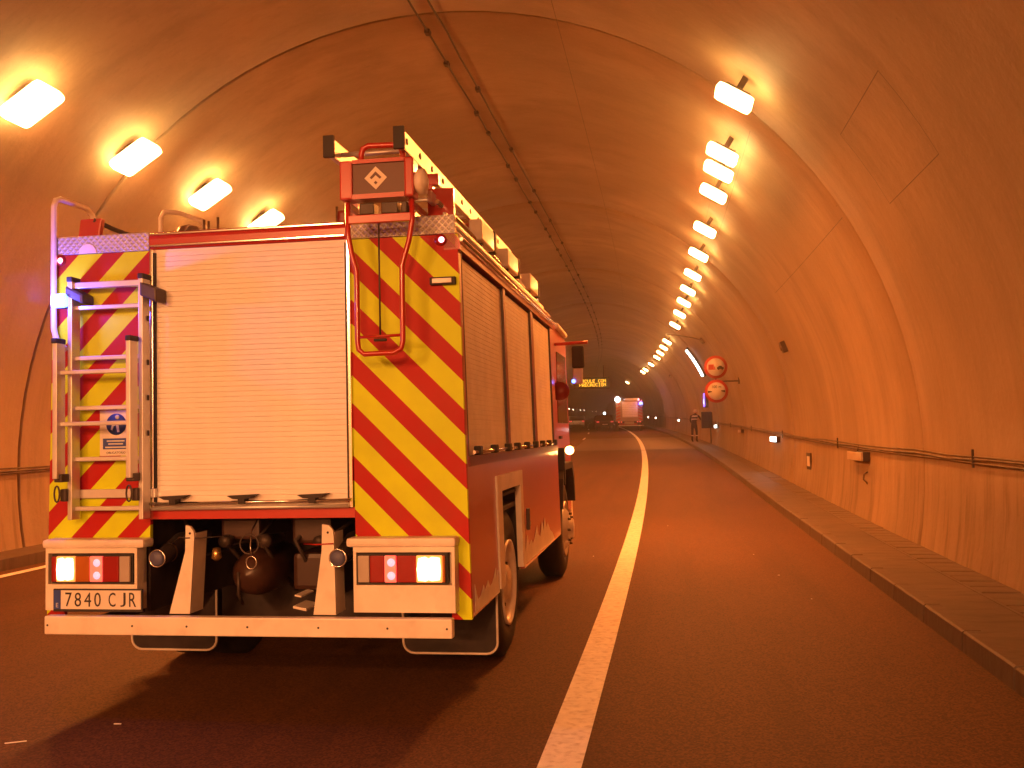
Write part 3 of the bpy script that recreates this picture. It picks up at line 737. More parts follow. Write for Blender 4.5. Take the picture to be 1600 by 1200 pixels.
# closing plates
MB().box(-1.2, 1.2, .04, BL-.002, 2.60, 2.62).build('roof_deck', 'tread', T)
MB().box(-1.2, 1.2, BL-.03, BL-.001, .9, 2.6).build('front_bulkhead', 'darkred', T)
MB().box(-1.21, 1.21, .95, BL-.04, 1.0, 1.03).build('floor_plate', 'under', T)
MB().box(-.62, .62, .92, .95, .35, 1.08).build('void_back', 'under', T)
MB().box(-1.2, 1.2, .05, .95, 1.085, 1.10).build('void_roof', 'under', T)
for sd in (-1, 1): MB().box(sd*.64-.01, sd*.64+.01, .04, .95, .55, 1.08).build('void_side', 'under', T)
for sd in (-1, 1): MB().box(sd*.42-.04, sd*.42+.04, .1, 6.2, .62, .84, .01).build('chassis_rail', 'under', T)
for b in (1.5, 5.2): MB().tube([(-1.0, b, .5), (1.0, b, .5)], .07, 10).build('axle', 'under', T)
MB().lathe([(-.2, 0), (-.17, .14), (0, .19), (.17, .14), (.2, 0)], (0, 1.5, .5), 'x', 16).build('differential', 'under', T)
# light boxes left and right
for sd in (-1, 1):
    x0, x1 = (-1.19, -.63) if sd < 0 else (.625, 1.182)
    z0, z1 = .578, .925
    bx = MB()
    lz0, lz1 = (.735, .885)
    # face as a frame round the recess
    bx.box(x0, x1, -.10, 0, lz1+.012, z1).box(x0, x1, -.10, 0, z0, lz0-.012)
    bx.box(x0, x0+.016, -.10, 0, lz0-.012, lz1+.012).box(x1-.016, x1, -.10, 0, lz0-.012, lz1+.012).box(x0, x1, -.03, 0, lz0-.012, lz1+.012)
    LB = bx.build('light_box', 'cream', T)
    MB().box(x0-.035, x1+.01, -.122, 0.0, z1+.001, z1+.05, .018).build('lid', 'cream', LB) if sd > 0 else MB().box(x0-.01, x1+.05, -.122, 0.0, z1+.001, z1+.05, .018).build('lid', 'cream', LB)
    # lamp cluster, outer to inner
    if sd > 0: xs = [(1.134, 1.118, 'lensorange'), (1.118, .975, 'hot'), (.975, .868, 'lensred'), (.868, .80, 'brake'), (.80, .72, 'lensred'), (.72, .653, 'lensclear')]
    else: xs = [(-1.145, -1.115, 'lensred'), (-1.115, -.998, 'hot'), (-.998, -.91, 'lensorange'), (-.91, -.83, 'brake'), (-.83, -.73, 'lensred'), (-.73, -.665, 'lensclear')]
    LC = MB().box(min(xs[0][0], xs[-1][1])-.008, max(xs[0][0], xs[-1][1])+.008, -.095, -.035, lz0-.006, lz1+.006).build('tail_light', 'black', T)
    for i, (a, b, m) in enumerate(xs):
        a, b = sorted((a, b)); MB().box(a+.0015, b-.0015, -.118, -.096, lz0+.004, lz1-.004, .006).build({'hot': 'indicator_lens', 'brake': 'brake_lens'}.get(m, 'lens'), m, LC)
        if m == 'hot':
            cx, w = (a+b)/2, (b-a)
            MB().prism([(cx-w*.40, .752), (cx-w*.12, .748), (cx-w*.02, .757), (cx+w*.12, .749), (cx+w*.40, .756), (cx+w*.44, .80), (cx+w*.40, .868), (cx+w*.1, .872), (cx, .862), (cx-w*.14, .873), (cx-w*.38, .866), (cx-w*.45, .81)], -.1215, -.1185, 'y').build('bulb', 'hotcore', LC)
        if m == 'brake':
            for zz in (.775, .845): MB().lathe([(0, 0), (0, .020), (.004, .022)], ((a+b)/2+.006, -.122, zz), 'y', 12).build('bulb', 'brakehot', LC)
# plate
PL = MB().box(-1.135, -.592, -.112, -.1005, .572, .70, .004).build('number_plate', 'black', T)
MB().box(-1.085, -.60, -.116, -.1125, .588, .692).build('plate_face', 'plate', PL)
MB().box(-1.128, -1.087, -.116, -.1125, .588, .692).build('euro_band', 'blue', PL)
text_mesh('band_letter', 'E', .035, 'white', PL, (-1.108, -.1165, .608), depth=.0006)
for ch, ax_, wd in (('7', -1.037, .040), ('8', -.980, .040), ('4', -.920, .042), ('0', -.860, .040), ('C', -.772, .042), ('J', -.706, .032), ('R', -.648, .042)):
    g = text_mesh('plate_letter' if ch.isalpha() else 'plate_digit', ch, .11, 'ink', PL, (0, 0, 0), depth=.0008)
    xs_ = [v.co.x for v in g.data.vertices]; ys_ = [v.co.y for v in g.data.vertices]
    kx, ky = wd/(max(xs_)-min(xs_)), .078/(max(ys_)-min(ys_))
    for v in g.data.vertices: v.co.x = (v.co.x-(max(xs_)+min(xs_))/2)*kx; v.co.y = (v.co.y-(max(ys_)+min(ys_))/2)*ky
    g.location = (ax_, -.1165, .641)
# bumper
BP = MB().box(-1.15, 1.178, -.17, -.11, .457, .558, .008).build('rear_bumper', 'cream', T)
for x in (-1.13, -.62, -.3, .05, .45, .83, 1.15): MB().lathe([(0, 0), (0, .006), (.002, .006)], (x, -.1715, .508), 'y', 8).build('bolt', 'ink', BP)
for sd in (-1, 1): MB().box(sd*.9-.03, sd*.9+.03, -.112, .4, .48, .53).build('bumper_arm', 'under', BP)
# void fittings
for sd, top, bot in ((-1, (-.362, -.312), (-.462, -.34)), (1, (.435, .50), (.38, .508))):
    m = MB().prism([(bot[0], .555), (bot[1], .555), (top[1], .98), (top[1]-.004, 1.01), (top[1]-.025, 1.038), (top[0], 1.045), (top[0]-.004, .90)], -.055, -.035, 'y')
    m.prism([(bot[1]-.004, .555), (bot[1], .555), (top[1], 1.0), (top[1]-.004, 1.0)], -.035, .10, 'y')
    q = m.build('tow_bracket', 'cream', T); MB().lathe([(0, 0), (0, .007), (.002, .007)], ((top[0]+top[1])/2, -.0565, 1.0), 'y', 8).build('bolt', 'ink', q)
for x in (-.53, .525):
    q = MB().tube([(x, .5, .93), (x, .2, .93), (x, .0, .865), (x, -.06, .862)], [.05, .05, .045, .042], 14).build('hose_outlet', 'steel', T)
    MB().lathe([(-.07, 0), (-.07, .036), (-.06, .042), (-.02, .042), (-.02, .03)], (x, -.01, .862), 'y', 20).build('outlet_cap', 'bluecap', q)
    ringm = MB(); ringm.tube([(x+.047*math.cos(a), -.062, .862+.047*math.sin(a)) for a in [k*PI/10 for k in range(20)]], .005, 6, closed=True); ringm.build('cap_ring', 'chrome', q)
    MB().lathe([(0, .055), (.02, .055)], (x, .05, .88), 'y', 16).build('collar', 'brass', q)
MB().lathe([(-.26, 0), (-.24, .08), (-.18, .12), (-.1, .137), (.3, .137), (.36, 0)], (-.12, .45, .73), 'y', 24).build('pressure_tank', 'tank', T)
MB().box(-.30, -.06, .25, .75, .93, 1.06, .02).build('pump_block', 'tank', T)
MB().box(.12, .36, .3, .8, .90, 1.06, .02).build('pump_block', 'tank', T)
MB().box(.10, .40, .35, .8, .62, .84, .03).build('battery_box', 'tank', T)
for (x, z, r) in ((-.24, .93, .035), (-.0, .93, .04), (.33, .93, .03), (-.46, .95, .03)):
    MB().lathe([(-.06, 0), (-.06, r), (.0, r), (0, r*.7), (.2, r*.7)], (x, .22, z), 'y', 14).build('valve', 'steel', T)
MB().lathe([(0, .012), (.015, .03), (.07, .022), (.075, 0)], (-.255, .1, .83), 'z', 10).build('brass_fitting', 'brass', T)
mb = MB(); mb.tube([(-.02+.055*math.cos(a), .02, .93+.055*math.sin(a)) for a in [k*PI/9 for k in range(18)]], .005, 6, closed=True); mb.build('hose_ring', 'steel', T)
mb = MB(); mb.tube([(.0+.03*math.cos(a), .0, .83+.035*math.sin(a)) for a in [k*PI/9 for k in range(18)]], .004, 6, closed=True); mb.build('chain_ring', 'chrome', T)
MB().tube([(.0, .0, .87), (-.01, .01, .92), (-.02, .05, 1.0), (0, .1, 1.07)], .004, 5).build('hanging_chain', 'chrome', T)
MB().tube([(-.5, .05, .93), (-.42, -.02, .975), (-.36, -.062, .975), (-.28, -.03, .972), (-.15, .05, .975)], .004, 5).build('cable', 'steel', T)
MB().tube([(.30, .02, .93), (.40, -.058, .935), (.50, -.06, .94)], .004, 5).build('cable', 'red', T)
for (x0, x1, z0, z1) in ((.20, .28, .56, .575), (.21, .25, .63, .64)): MB().box(x0, x1, .1, .3, z0, z1, .004).map(lambda v: Vector((v.x, v.y, v.z-(v.x-.2)*.2))).build('bracket_plate', 'cream', T)
MB().tube([(-.19, .3, .1+.45), (-.17, .2, .62), (-.17, .2, .75)], .01, 6).build('pipe', 'steel', T)
for k in range(5): MB().tube([(-.55+.25*k, .3+.1*k, 1.05), (-.5+.22*k, .25, .95-.03*(k % 2)), (-.42+.2*k, .35, .80), (-.4+.2*k, .6, .62)], .014, 6).build('hose', 'under', T)
# wheels
def tyre(mb, c, sgn, w=.26, r=.50):
    mb.lathe([(-w, .30), (-w, .44), (-w+.03, .48), (-w+.05, r), (-.05, r), (-.03, .48), (-.008, .44), (0, .38), (-.004, .305), (-.03, .285)], c, 'x', 40, sgn)
def wheel(sd, x, b, dual, front=False):
    wb = MB(); c = (sd*x, b, .5); tyre(wb, c, sd)
    if dual: tyre(wb, (sd*(x-.30), b, .5), sd)
    W = wb.build('tyre', 'black', T)
    if front: pr = [(-.02, .285), (.004, .29), (.006, .27), (-.02, .26), (-.01, .22), (.035, .17), (.05, .10), (.085, .095), (.09, 0)]
    else: pr = [(-.02, .285), (.004, .29), (.006, .272), (-.02, .262), (-.05, .245), (-.065, .20), (-.06, .13), (-.01, .11), (.0, .09), (.0, 0)]
    MB().lathe(pr, c, 'x', 36, sd).build('rim', 'cream' if not front else 'alu', W)
    for k in range(8):
        a = 2*PI*k/8; o = (-.06 if not front else .04); MB().lathe([(0, .014), (.03, .012), (.03, 0)], (sd*(x+o), b+.155*math.cos(a), .5+.155*math.sin(a)), 'x', 8, sd).build('wheel_nut', 'steel', W)
for sd in (-1, 1): wheel(sd, 1.205, 1.5, True); wheel(sd, 1.20, 5.2, False, True)
# inner wheel arches
for sd in (-1, 1):
    x0, x1 = sorted((sd*.55, sd*1.215))
    MB().box(x0, x1, .95, .965, .53, 1.12).box(x0, x1, 1.86, 1.875, .53, 1.12).box(x0, x1, .966, 1.859, 1.10, 1.12).box(min(sd*.55, sd*.54), max(sd*.55, sd*.54), .966, 1.859, .6, 1.1).build('wheel_well', 'under', T)
# mudflaps
for sd in (-1, 1):
    x0, x1 = (-1.243, -.631) if sd < 0 else (.613, 1.234)
    z0, z1, r = .14, .75, .07
    def rr_(x0, x1, z0, z1, r):
        pts = [(x0, z1)]
        pts += [(x0+r+r*math.cos(a), z0+r+r*math.sin(a)) for a in [PI+PI/2*k/5 for k in range(6)]]
        pts += [(x1-r+r*math.cos(a), z0+r+r*math.sin(a)) for a in [1.5*PI+PI/2*k/5 for k in range(6)]]
        return pts+[(x1, z1)]
    q = MB().prism(rr_(x0, x1, z0, z1, r), .88, .89, 'y').build('mudflap', 'under', T)
    MB().tube([(x, .876, z) for x, z in rr_(x0+.008, x1-.008, z0+.008, z1, r)], .008, 6).build('flap_edge', 'cream', q)
# rear markers
for x, m in ((1.115, 'marker_on'), (-1.165, 'marker_on')):
    q = MB().lathe([(0, .034), (-.02, .030), (-.02, 0)], (x, 0, 2.585), 'y', 16).build('marker_lamp', 'lensred', T)
    MB().lathe([(-.022, .017), (-.030, .012), (-.032, 0)], (x+.01, 0, 2.583), 'y', 10).build('bulb', m, q)
q = MB().box(1.055, 1.20, -.03, -.001, 2.335, 2.378, .006).build('side_marker', 'black', T)
MB().box(1.07, 1.18, -.034, -.0305, 2.343, 2.371, .003).build('lens', 'lensclear', q)
# instruction sticker
q = MB().box(-.915, -.715, -.004, -.0005, 1.44, 1.70).build('notice', 'plate', T)
MB().lathe([(0, 0), (0, .062), (.002, .062)], (-.812, -.0065, 1.62), 'y', 28).build('blue_disc', 'blue', q)
MB().lathe([(0, 0), (0, .013), (.002, .013)], (-.805, -.0085, 1.662), 'y', 12).prism([(-.845, 1.59), (-.835, 1.63), (-.80, 1.64), (-.79, 1.575), (-.805, 1.575), (-.812, 1.615), (-.828, 1.61), (-.835, 1.585)], -.0085, -.007, 'y').build('figure_symbol', 'white', q)
MB().box(-.895, -.735, -.006, -.0045, 1.478, 1.54).build('text_box', 'blue', q)
for z, a in ((1.525, .11), (1.508, .09), (1.489, .13)): MB().box(-.815-a/2, -.815+a/2, -.0075, -.0062, z-.004, z+.004).build('text_bar', 'white', q)
text_mesh('small_print', 'OBLIGATORIO', .018, 'ink', q, (-.815, -.0045, 1.457), depth=.0004)
# hanging aluminium ladder on the left rear, two sections
def hook_ladder(x0, x1, z0, z1, b0, rungs, name):
    q = MB().box(x0, x0+.026, b0-.080, b0, z0, z1, .003).build(name, 'alu', T)
    MB().box(x1-.026, x1, b0-.080, b0, z0, z1, .003).build('side_rail', 'alu', q)
    for z in rungs: MB().box(x0+.022, x1-.022, b0-.05, b0-.022, z-.012, z+.012, .004).build('rung', 'alu', q)
    for x in (x0, x1-.022):
        MB().box(x-.006, x+.028, b0-.086, b0+.004, z1-.002, z1+.028, .006).build('end_cap', 'black', q)
    return q
q = hook_ladder(-1.045, -.585, 1.085, 2.44, -.035, [2.29, 2.0, 1.715, 1.425, 1.145], 'ladder_section')
MB().box(-1.02, -.61, -.10, -.06, 2.40, 2.435, .004).build('top_bar', 'alu', q)
MB().box(-1.02, -.56, -.035, -.004, 1.20, 1.25, .004).build('carrier_bar', 'alu', q)
q = hook_ladder(-1.075, -.605, 1.32, 2.08, -.130, [1.915, 1.625], 'ladder_section')
for x in (-1.07, -.635):
    MB().box(x-.012, x+.035, -.185, -.10, 1.30, 1.345, .006).build('foot_bracket', 'steel', q)
    mb = MB(); mb.tube([(x+.01+.016*math.cos(a), -.19, 1.235+.045*math.sin(a)) for a in [k*PI/6 for k in range(12)]], .005, 6, closed=True); mb.build('hook', 'steel', q)
    MB().box(x-.005, x+.03, -.14, -.02, 1.19, 1.26, .006).build('clamp', 'steel', q)
for z in (2.2, 1.95, 1.75, 1.55): MB().box(-.582, -.578, -.07, -.055, z, z+.03).build('rail_slot', 'black', q)
q = MB().box(-.60, -.50, -.12, -.002, 2.34, 2.42, .01).map(lambda v: Vector((v.x, v.y, v.z-(v.x+.6)*.4))).build('ladder_hook', 'steel', T)
q = MB().box(-1.06, -.95, -.12, -.002, 2.36, 2.42, .015).map(lambda v: Vector((v.x, v.y, v.z-(v.x+1.06)*.5))).build('ladder_hook', 'steel', T)
# grab rail + roof hoops on the left
MB().tube([(-1.10, -.05, 2.06), (-1.16, -.04, 2.10), (-1.185, -.035, 2.18), (-1.19, -.03, 2.62), (-1.19, -.03, 2.90), (-1.185, -.02, 2.94), (-1.18, .02, 2.955), (-1.18, .28, 2.96), (-1.18, .34, 2.93), (-1.18, .36, 2.86), (-1.18, .37, 2.62)], .017, 10).build('grab_rail', 'cream', T)
MB().tube([(-.62, .15, 2.62), (-.62, .15, 2.84), (-.61, .17, 2.88), (-.56, .25, 2.89), (-.50, .42, 2.875), (-.49, .45, 2.84), (-.49, .46, 2.62)], .014, 10).build('roof_hoop', 'cream', T)
MB().box(-1.14, -1.0, .1, .14, 2.63, 2.85, .01).map(lambda v: Vector((v.x+(v.z-2.63)*.15, v.y, v.z))).build('roof_board', 'red', T)
MB().tube([(-1.02, .1, 2.84), (-.95, .2, 2.80), (-.8, .5, 2.74), (-.7, .7, 2.70), (-.5, .9, 2.70)], .014, 6).build('roof_hose', 'black', T)
MB().lathe([(0, .12), (.05, .11), (.09, .07), (.11, 0)], (-.70, .45, 2.71), 'z', 20).build('roof_vent', 'steel', T)
MB().lathe([(0, .10), (.06, .09), (.12, .06), (.14, 0)], (-.54, .35, 2.70), 'z', 20).build('roof_vent', 'chrome', T)
for x, b, h in ((-.42, .3, .19), (-.39, .3, .18), (-.33, .3, .20), (.42, .3, .22)): MB().tube([(x, b, 2.62), (x, b, 2.66+h)], .008, 6).build('roof_pin', 'chrome', T)
MB().box(.42, .60, .3, 1.2, 2.70, 2.86, .02).build('roof_locker', 'darkred', T)
MB().box(-.95, -.35, 1.2, 3.4, 2.62, 2.84, .03).build('roof_locker', 'alu', T)
# roof side rails
MB().box(1.13, 1.15, .0, 4.2, 2.66, 2.74, .004).build('roof_side_rail', 'tread', T)
MB().box(1.02, 1.17, .10, .14, 2.72, 2.90, .006).build('roof_board', 'red', T)
# ladder lowering rack
q = MB().box(.63, .70, -.26, -.15, 2.775, 2.985, .01).box(.985, 1.035, -.26, -.15, 2.775, 2.985, .01).box(.70, .985, -.26, -.15, 2.965, 2.985).box(.70, .985, -.26, -.15, 2.775, 2.80).build('ladder_rack_head', 'red', T)
MB().box(.701, .984, -.245, -.235, 2.801, 2.964).build('logo_board', 'logo', q)
c = (.828, 2.885); h = .062
# the diamond emblem with its open roof-shape and dot
MB().prism([(c[0]-h, c[1]), (c[0], c[1]-h), (c[0]+h, c[1]), (c[0], c[1]+h)], -.250, -.246, 'y').build('emblem', 'cream', q)
MB().prism([(c[0]-.032, c[1]+.002), (c[0], c[1]+.034), (c[0]+.032, c[1]+.002), (c[0]+.023, c[1]-.007), (c[0], c[1]+.014), (c[0]-.023, c[1]-.007)], -.2525, -.2505, 'y').prism([(c[0]-.01, c[1]-.026), (c[0], c[1]-.036), (c[0]+.01, c[1]-.026), (c[0], c[1]-.016)], -.2525, -.2505, 'y').build('emblem_mark', 'logo', q)
MB().tube([(.735, -.2, 2.98), (.735, -.2, 3.03), (.745, -.2, 3.06), (.775, -.2, 3.075), (.92, -.2, 3.07), (.955, -.2, 3.055), (.965, -.2, 3.02), (.965, -.2, 2.98)], .016, 10).build('top_handle', 'red', q)
MB().tube([(.655, -.2, 2.775), (.655, -.2, 2.60), (.672, -.2, 2.50), (.70, -.2, 2.40), (.70, -.2, 2.02), (.705, -.2, 1.98), (.735, -.2, 1.955), (.90, -.2, 1.958), (.94, -.2, 1.98), (.948, -.2, 2.02), (.95, -.2, 2.42), (.99, -.2, 2.55), (1.01, -.2, 2.66), (1.01, -.2, 2.775)], .0145, 10).build('pull_frame', 'red', q)
MB().tube([(.70, -.2, 2.045), (.95, -.2, 2.05)], .008, 8).build('cross_bar', 'red', q)
MB().box(.66, 1.005, -.215, -.185, 2.655, 2.70, .004).build('cross_bar', 'red', q)
MB().tube([(.825, -.2, 2.65), (.825, -.2, 2.05)], .005, 6).build('pull_rod', 'steel', q)
MB().box(.79, .86, -.21, -.19, 2.02, 2.035, .004).build('pull_grip', 'black', q)
for x in (.66, 1.0):
    MB().box(x-.012, x+.012, -.19, .25, 2.74, 2.772, .004).build('rack_arm', 'red', q)
for (x0, x1) in ((.72, .80), (.84, .93), (.95, .98)): MB().box(x0, x1, -.2, -.1, 2.705, 2.765, .006).build('roller', 'steel', q)
MB().lathe([(0, .05), (.02, .07), (.05, .07), (.07, 0)], (1.035, -.2, 2.86), 'x', 16).build('side_lamp', 'cream', q)
# long ladder on the roof
LD = MB().box(.955, .985, -.28, 3.3, 3.03, 3.135, .006).build('roof_ladder', 'alu', T)
MB().box(.545, .575, -.21, 3.3, 3.03, 3.135, .006).build('ladder_rail', 'alu', LD)
for k in range(12): MB().tube([(.575, -.05+k*.28, 3.08), (.955, -.05+k*.28, 3.08)], .014, 8).build('rung', 'alu', LD)
MB().box(.94, 1.0, -.30, -.275, 3.02, 3.14, .004).build('end_cap', 'black', LD); MB().box(.53, .59, -.23, -.205, 3.02, 3.14, .004).build('end_cap', 'black', LD)
for k in range(11): MB().lathe([(0, .018), (.003, .018), (.003, 0)], (.986, -.19+k*.28, 3.085), 'x', 10).build('rung_end', 'steel', LD)
for b in (.25, 1.6, 3.0): MB().box(.5, 1.05, b, b+.05, 2.96, 3.028, .006).build('ladder_cradle', 'red', T)
for b in (.25, 3.0):
    for x in (.55, 1.0): MB().box(x-.015, x+.015, b, b+.05, 2.62, 2.96).build('cradle_post', 'red', T)
# second ladder section lower and outboard + boxes on the roof edge
MB().box(1.045, 1.07, .0, 3.4, 2.80, 2.865, .004).build('roof_ladder', 'alu', T)
for (b0, b1) in ((1.05, 1.5), (2.1, 2.6), (3.3, 3.8)):
    q = MB().box(1.06, 1.15, b0, b1, 2.79, 2.93, .012).build('area_light', 'cream', T)
    MB().box(1.055, 1.155, b1+.001, b1+.07, 2.78, 2.94, .01).build('lamp_bezel', 'black', q)
    MB().box(1.08, 1.13, b0+.1, b0+.14, 2.66, 2.79).build('bracket', 'steel', q)
for b in (.3, .9, 1.7, 2.3, 2.9, 3.6): MB().tube([(1.1, b, 2.66), (1.1, b, 2.80)], .012, 6).build('roof_stanchion', 'chrome', T)
MB().tube([(1.1, .0, 2.80), (1.1, 4.1, 2.80)], .014, 8).build('roof_handrail', 'chrome', T)
# beacon on the left rear corner
q = MB().box(-1.12, -1.03, -.10, -.055, 2.29, 2.37, .01).build('beacon_base', 'black', T)
MB().box(-1.135, -1.045, -.15, -.101, 2.29, 2.37, .02).build('beacon_lens', 'beacon', q)
L = bpy.data.lights.new('beacon_light', 'POINT'); L.energy = 20.0; L.color = (.10, .10, 1); L.shadow_soft_size = .03
lo = bpy.data.objects.new('beacon_light', L); COL.objects.link(lo); lo.parent = q; lo.location = (-1.15, -.24, 2.34)
# cab
CB = MB().prism([(4.40, .62), (6.35, .62), (6.42, 1.3), (6.30, 1.5), (6.12, 2.55), (5.95, 2.66), (4.40, 2.66)], -1.15, 1.15, 'x').build('cab', 'red', T)
for sd in (-1, 1):
    x0, x1 = sorted((sd*1.151, sd*1.156))
    MB().prism([(5.15, 1.62), (6.15, 1.62), (6.0, 2.38), (5.15, 2.38)], x0, x1, 'x').build('side_window', 'glassdark', CB)
    MB().tube([(sd*1.16, 5.1, 2.655), (sd*1.16, 6.0, 2.63)], .03, 8).build('cab_gutter', 'cream', CB)  # pale colour stands for the gutter's glossy highlight
    MB().box(x0, x1+.02*sd if sd > 0 else x1, 5.2, 5.35, 1.45, 1.48).build('door_handle', 'black', CB)
    # front wheel guard
    x0, x1 = sorted((sd*.85, sd*1.25))
    MB().prism([(4.55, .75), (4.62, 1.05), (4.80, 1.20), (5.6, 1.20), (5.80, 1.05), (5.86, .75), (5.80, .75), (5.70, 1.02), (5.55, 1.13), (4.85, 1.13), (4.68, 1.02), (4.61, .75)], x0, x1, 'x').build('front_mudguard', 'black', T)
    MB().box(min(sd*1.16, sd*1.26), max(sd*1.16, sd*1.26), 4.72, 4.80, .98, 1.36, .01).build('side_mudguard', 'black', T)
    # mirror
    q = MB().tube([(sd*1.15, 5.05, 2.45), (sd*1.50, 5.0, 2.455)], .018, 8).build('mirror_arm', 'red', CB)
    MB().box(min(sd*1.33, sd*1.46), max(sd*1.33, sd*1.46), 5.0, 5.07, 2.19, 2.42, .02).build('mirror_housing', 'black', q)
    MB().box(min(sd*1.34, sd*1.44), max(sd*1.34, sd*1.44), 4.99, 5.06, 2.02, 2.185, .012).build('mirror_face', 'pale_reflection', q)  # pale colour stands for the tunnel reflected in the mirror glass
    MB().lathe([(0, .0), (0, .10), (.04, .10), (.08, .05), (.08, 0)], (sd*1.20, 4.98, 1.95), 'y', 16).build('round_mirror', 'darkred', q)
    MB().lathe([(0, 0), (.01, .02), (.03, .02), (.04, 0)], (sd*1.345, 4.97, 2.05), 'y', 10).build('blue_glint', 'beacon', q)  # glowing bead added for a blue reflection in the mirror
    q = MB().tube([(sd*1.15, 5.0, 1.32), (sd*1.23, 5.0, 1.32)], .02, 8).build('indicator_arm', 'black', CB)
    MB().lathe([(-.05, 0), (-.045, .03), (-.02, .045), (.02, .045), (.045, .03), (.05, 0)], (sd*1.285, 4.98, 1.33), 'y', 14).build('indicator_lens', 'amber', q)
MB().prism([(6.305, 1.55), (6.31, 1.55), (6.13, 2.50), (6.125, 2.50)], -1.05, 1.05, 'x').map(lambda v: Vector((v.x, v.y+.02, v.z))).build('windscreen', 'glassdark', CB)
MB().box(-1.15, 1.15, 6.36, 6.55, .45, .80, .03).build('front_bumper', 'cream', CB)
for x in (-.85, .85): MB().box(x-.12, x+.12, 6.551, 6.57, .55, .70, .01).build('headlight', 'lensclear', CB)
L = bpy.data.lights.new('indicator_light', 'POINT'); L.energy = .7; L.color = (1, .42, .1); L.shadow_soft_size = .04
lo = bpy.data.objects.new('indicator_light', L); COL.objects.link(lo); lo.parent = T; lo.location = (1.36, 4.9, 1.33)

# ------------------------------------------------------------------ distant vehicles
def far_truck(s, X):
    t = thing('truck', 'distant pale box truck with a bright work light and a blue beacon', 'truck', P(X, 0, s), head(s))
    MB().box(-1.2, 1.2, 0, 5, .9, 2.75, .05).build('body', 'hazard', t)
    q = MB().box(-.62, .75, -.03, -.002, 1.25, 2.6).build('rear_shutter', 'slat', t)
    for k in range(8): MB().box(-.6, .73, -.036, -.031, 1.3+k*.16, 1.31+k*.16).build('slat_line', 'steel', q)
    MB().box(-1.18, 1.18, -.02, -.002, .72, .898).build('rear_skirt', 'under', t)
    for sx in (-1, 1):
        for k in range(6):
            z = .95+k*.27
            MB().prism([(sx*.80, z+.13), (sx*1.17, z-.02), (sx*1.17, z+.11), (sx*.80, z+.26)], -.02, -.002, 'y').build('chevron_stripe', 'red', t)
    MB().box(-.45, .40, -.06, -.022, .62, .86, .01).build('number_plate', 'hazard', t)
    MB().box(-1.0, 1.3, -.14, -.062, .46, .53, .01).build('rear_bumper', 'cream', t)
    for x in (-.95, -.72, .72, .95): MB().box(x-.07, x+.07, -.045, -.021, .78, .88).build('tail_light', 'brake', t)
    for x in (-1, 1):
        for b in (1.2, 4.6): tm = MB(); tyre(tm, (x*1.18, b, .5), x); tm.build('wheel', 'black', t)
    MB().prism([(5.05, .6), (6.9, .6), (6.9, 1.6), (6.7, 2.5), (5.05, 2.5)], -1.15, 1.15, 'x').build('cab', 'red', t)
    MB().box(-.4, .9, .3, 3.5, 2.78, 2.95, .03).build('roof_gear', 'alu', t)
    MB().tube([(-1.05, .05, 2.6), (-1.05, .05, 2.8)], .03, 6).build('lamp_post', 'steel', t)
    MB().lathe([(-.05, 0), (-.05, .23), (.06, .16), (.06, 0)], (-1.02, -.05, 2.87), 'y', 16).build('work_light', 'work', t)
    MB().lathe([(0, .17), (.16, .16), (.26, 0)], (1.0, .1, 2.36), 'z', 12).map(lambda v: v+Vector((.05, -.25, 0))).build('blue_beacon', 'beacon', t)
    MB().lathe([(-.05, 0), (-.03, .09), (.0, .09)], (.85, -.08, 2.82), 'y', 12).build('marker_lamp', 'marker_on', t)
    MB().lathe([(-.05, 0), (-.03, .06), (.0, .06)], (1.12, -.08, 2.72), 'y', 12).build('marker_lamp', 'brake', t)
    for nm, loc, e, c in (('work_light_lamp', (-1.02, -.4, 2.87), 2.5, (1, .85, .8)), ('beacon_lamp', (1.25, -.8, 2.5), 8, (.1, .12, 1))):
        L = bpy.data.lights.new(nm, 'POINT'); L.energy = e; L.color = c; L.shadow_soft_size = .1
        lo = bpy.data.objects.new(nm, L); COL.objects.link(lo); lo.parent = t; lo.location = loc
far_truck(88, -.45)
def car(s, X, rz, label, lit_rear=True, front=False):
    t = thing('car', label, 'car', P(X, 0, s), head(s)+rz)
    MB().prism([(0, .35), (0, .85), (.15, .95), (.75, 1.0), (1.35, 1.42), (2.6, 1.42), (3.3, .98), (4.1, .85), (4.2, .6), (4.2, .35)], -.85, .85, 'x').build('body', 'darkcar', t)
    MB().prism([(-.0, .98), (.55, 1.36), (.56, 1.35), (.02, .96)], -.65, .65, 'x').map(lambda v: v+Vector((0, .77, .02))).build('rear_window', 'glassdark', t)
    MB().prism([(2.66, 1.37), (3.3, 1.0), (3.32, 1.02), (2.68, 1.40)], -.65, .65, 'x').build('windscreen', 'glassdark', t)
    for sx in (-1, 1):
        MB().box(sx*.70-.13, sx*.70+.13, -.02, -.001, .72, .86).build('tail_light', 'brake' if lit_rear else 'lensred', t)
        MB().box(sx*.62-.12, sx*.62+.12, 4.201, 4.23, .62, .78).build('headlight', 'white_lamp' if front else 'lensclear', t)
        for b in (.8, 3.4):
            MB().lathe([(-.2, .0), (-.2, .28), (-.18, .31), (-.02, .31), (0, .28), (0, 0)], (sx*.86, b, .31), 'x', 20, sx).build('wheel', 'black', t)
    MB().box(-.26, .26, -.015, -.001, .48, .58).build('number_plate', 'plate', t)
    MB().box(-.8, .8, -.06, -.002, .34, .45, .01).build('bumper', 'black', t)
    return t
car(108, -5.35, 0, 'dark car with red tail lights far ahead, just right of the fire engine')
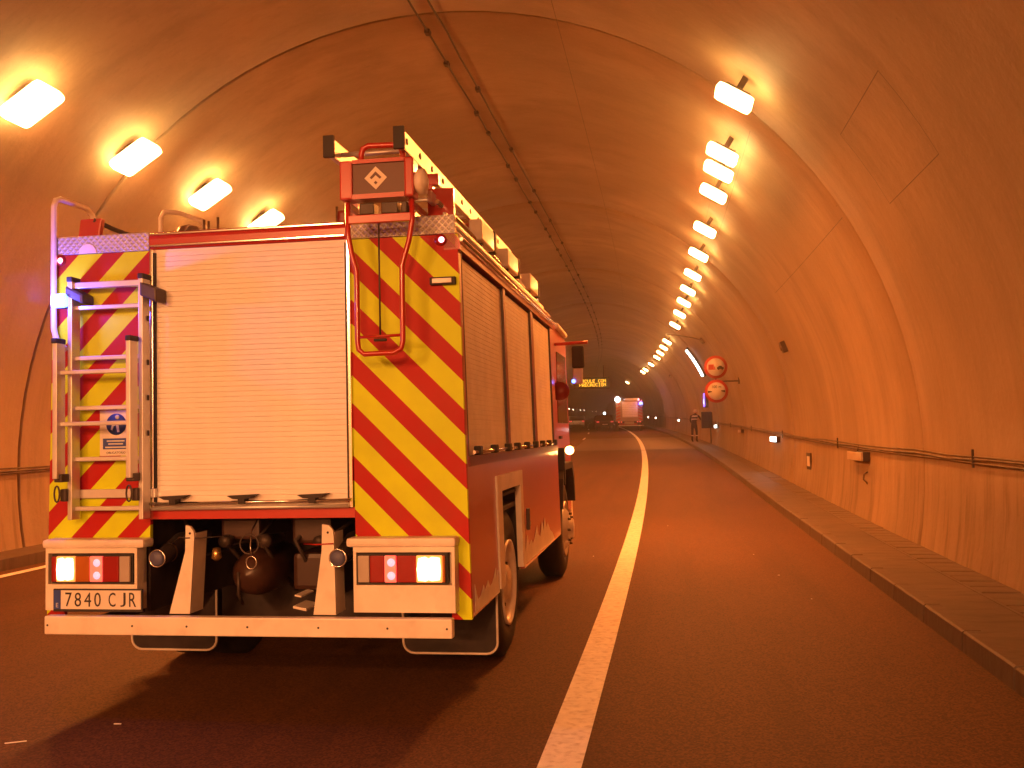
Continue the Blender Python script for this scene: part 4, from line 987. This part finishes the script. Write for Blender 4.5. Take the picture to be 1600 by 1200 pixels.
car(97, -2.5, .05, 'dark car with a red tail light half hidden left of the distant truck')
c3 = car(114, -2.0, .1, 'distant dark car with a white lamp on its roof, just left of the pale truck', True, False)
q = MB().box(-.35, .35, 1.2, 1.4, 1.42, 1.50, .02).build('roof_bar', 'black', c3)
MB().lathe([(-.05, 0), (-.05, .15), (.05, .12), (.05, 0)], (0, 1.15, 1.62), 'y', 14).build('roof_lamp', 'white_lamp', q)

# tunnel air: thin exhaust haze, added to give the lamps a soft glow
HZ = .0028
if HZ:
    hm = bpy.data.materials.new('haze'); hm.use_nodes = True; nt = hm.node_tree; nt.nodes.remove(nt.nodes['Principled BSDF'])
    pv = nt.nodes.new('ShaderNodeVolumePrincipled'); pv.inputs['Density'].default_value = HZ; pv.inputs['Color'].default_value = (.9, .85, .8, 1)
    pv.inputs['Anisotropy'].default_value = .86
    nt.links.new(pv.outputs[0], nt.nodes['Material Output'].inputs['Volume'])
    M_['haze'] = hm
    MB().box(-120, 40, -60, 460, -1.2, 30).build('haze', 'haze', kind='stuff')
# litter specks on the asphalt
deb = MB()
for k in range(12):
    x = random.uniform(-6.5, 1.7); s = random.uniform(3.4, 16); a = random.uniform(0, PI); l = random.uniform(.004, .02); w = random.uniform(.002, .005)
    p = P(x, .003, s); d1 = Vector((math.cos(a), math.sin(a), 0)); d2 = Vector((-math.sin(a), math.cos(a), 0))
    b = MB().box(-l, l, -w, w, 0, .004); b.map(lambda v: p+d1*v.x+d2*v.y+Vector((0, 0, v.z))); deb.add(b.v, b.f)
for (x, s, l, a) in ((-3.35, 4.55, .05, .5), (-3.0, 4.9, .02, .1), (-3.2, 4.2, .015, 0), (-1.75, 3.5, .018, .3)):
    p = P(x, .003, s); d1 = Vector((math.cos(a), math.sin(a), 0)); d2 = Vector((-math.sin(a), math.cos(a), 0))
    b = MB().box(-l, l, -.003, .003, 0, .004); b.map(lambda v: p+d1*v.x+d2*v.y+Vector((0, 0, v.z))); deb.add(b.v, b.f)
deb.build('road_litter', 'line', kind='stuff')
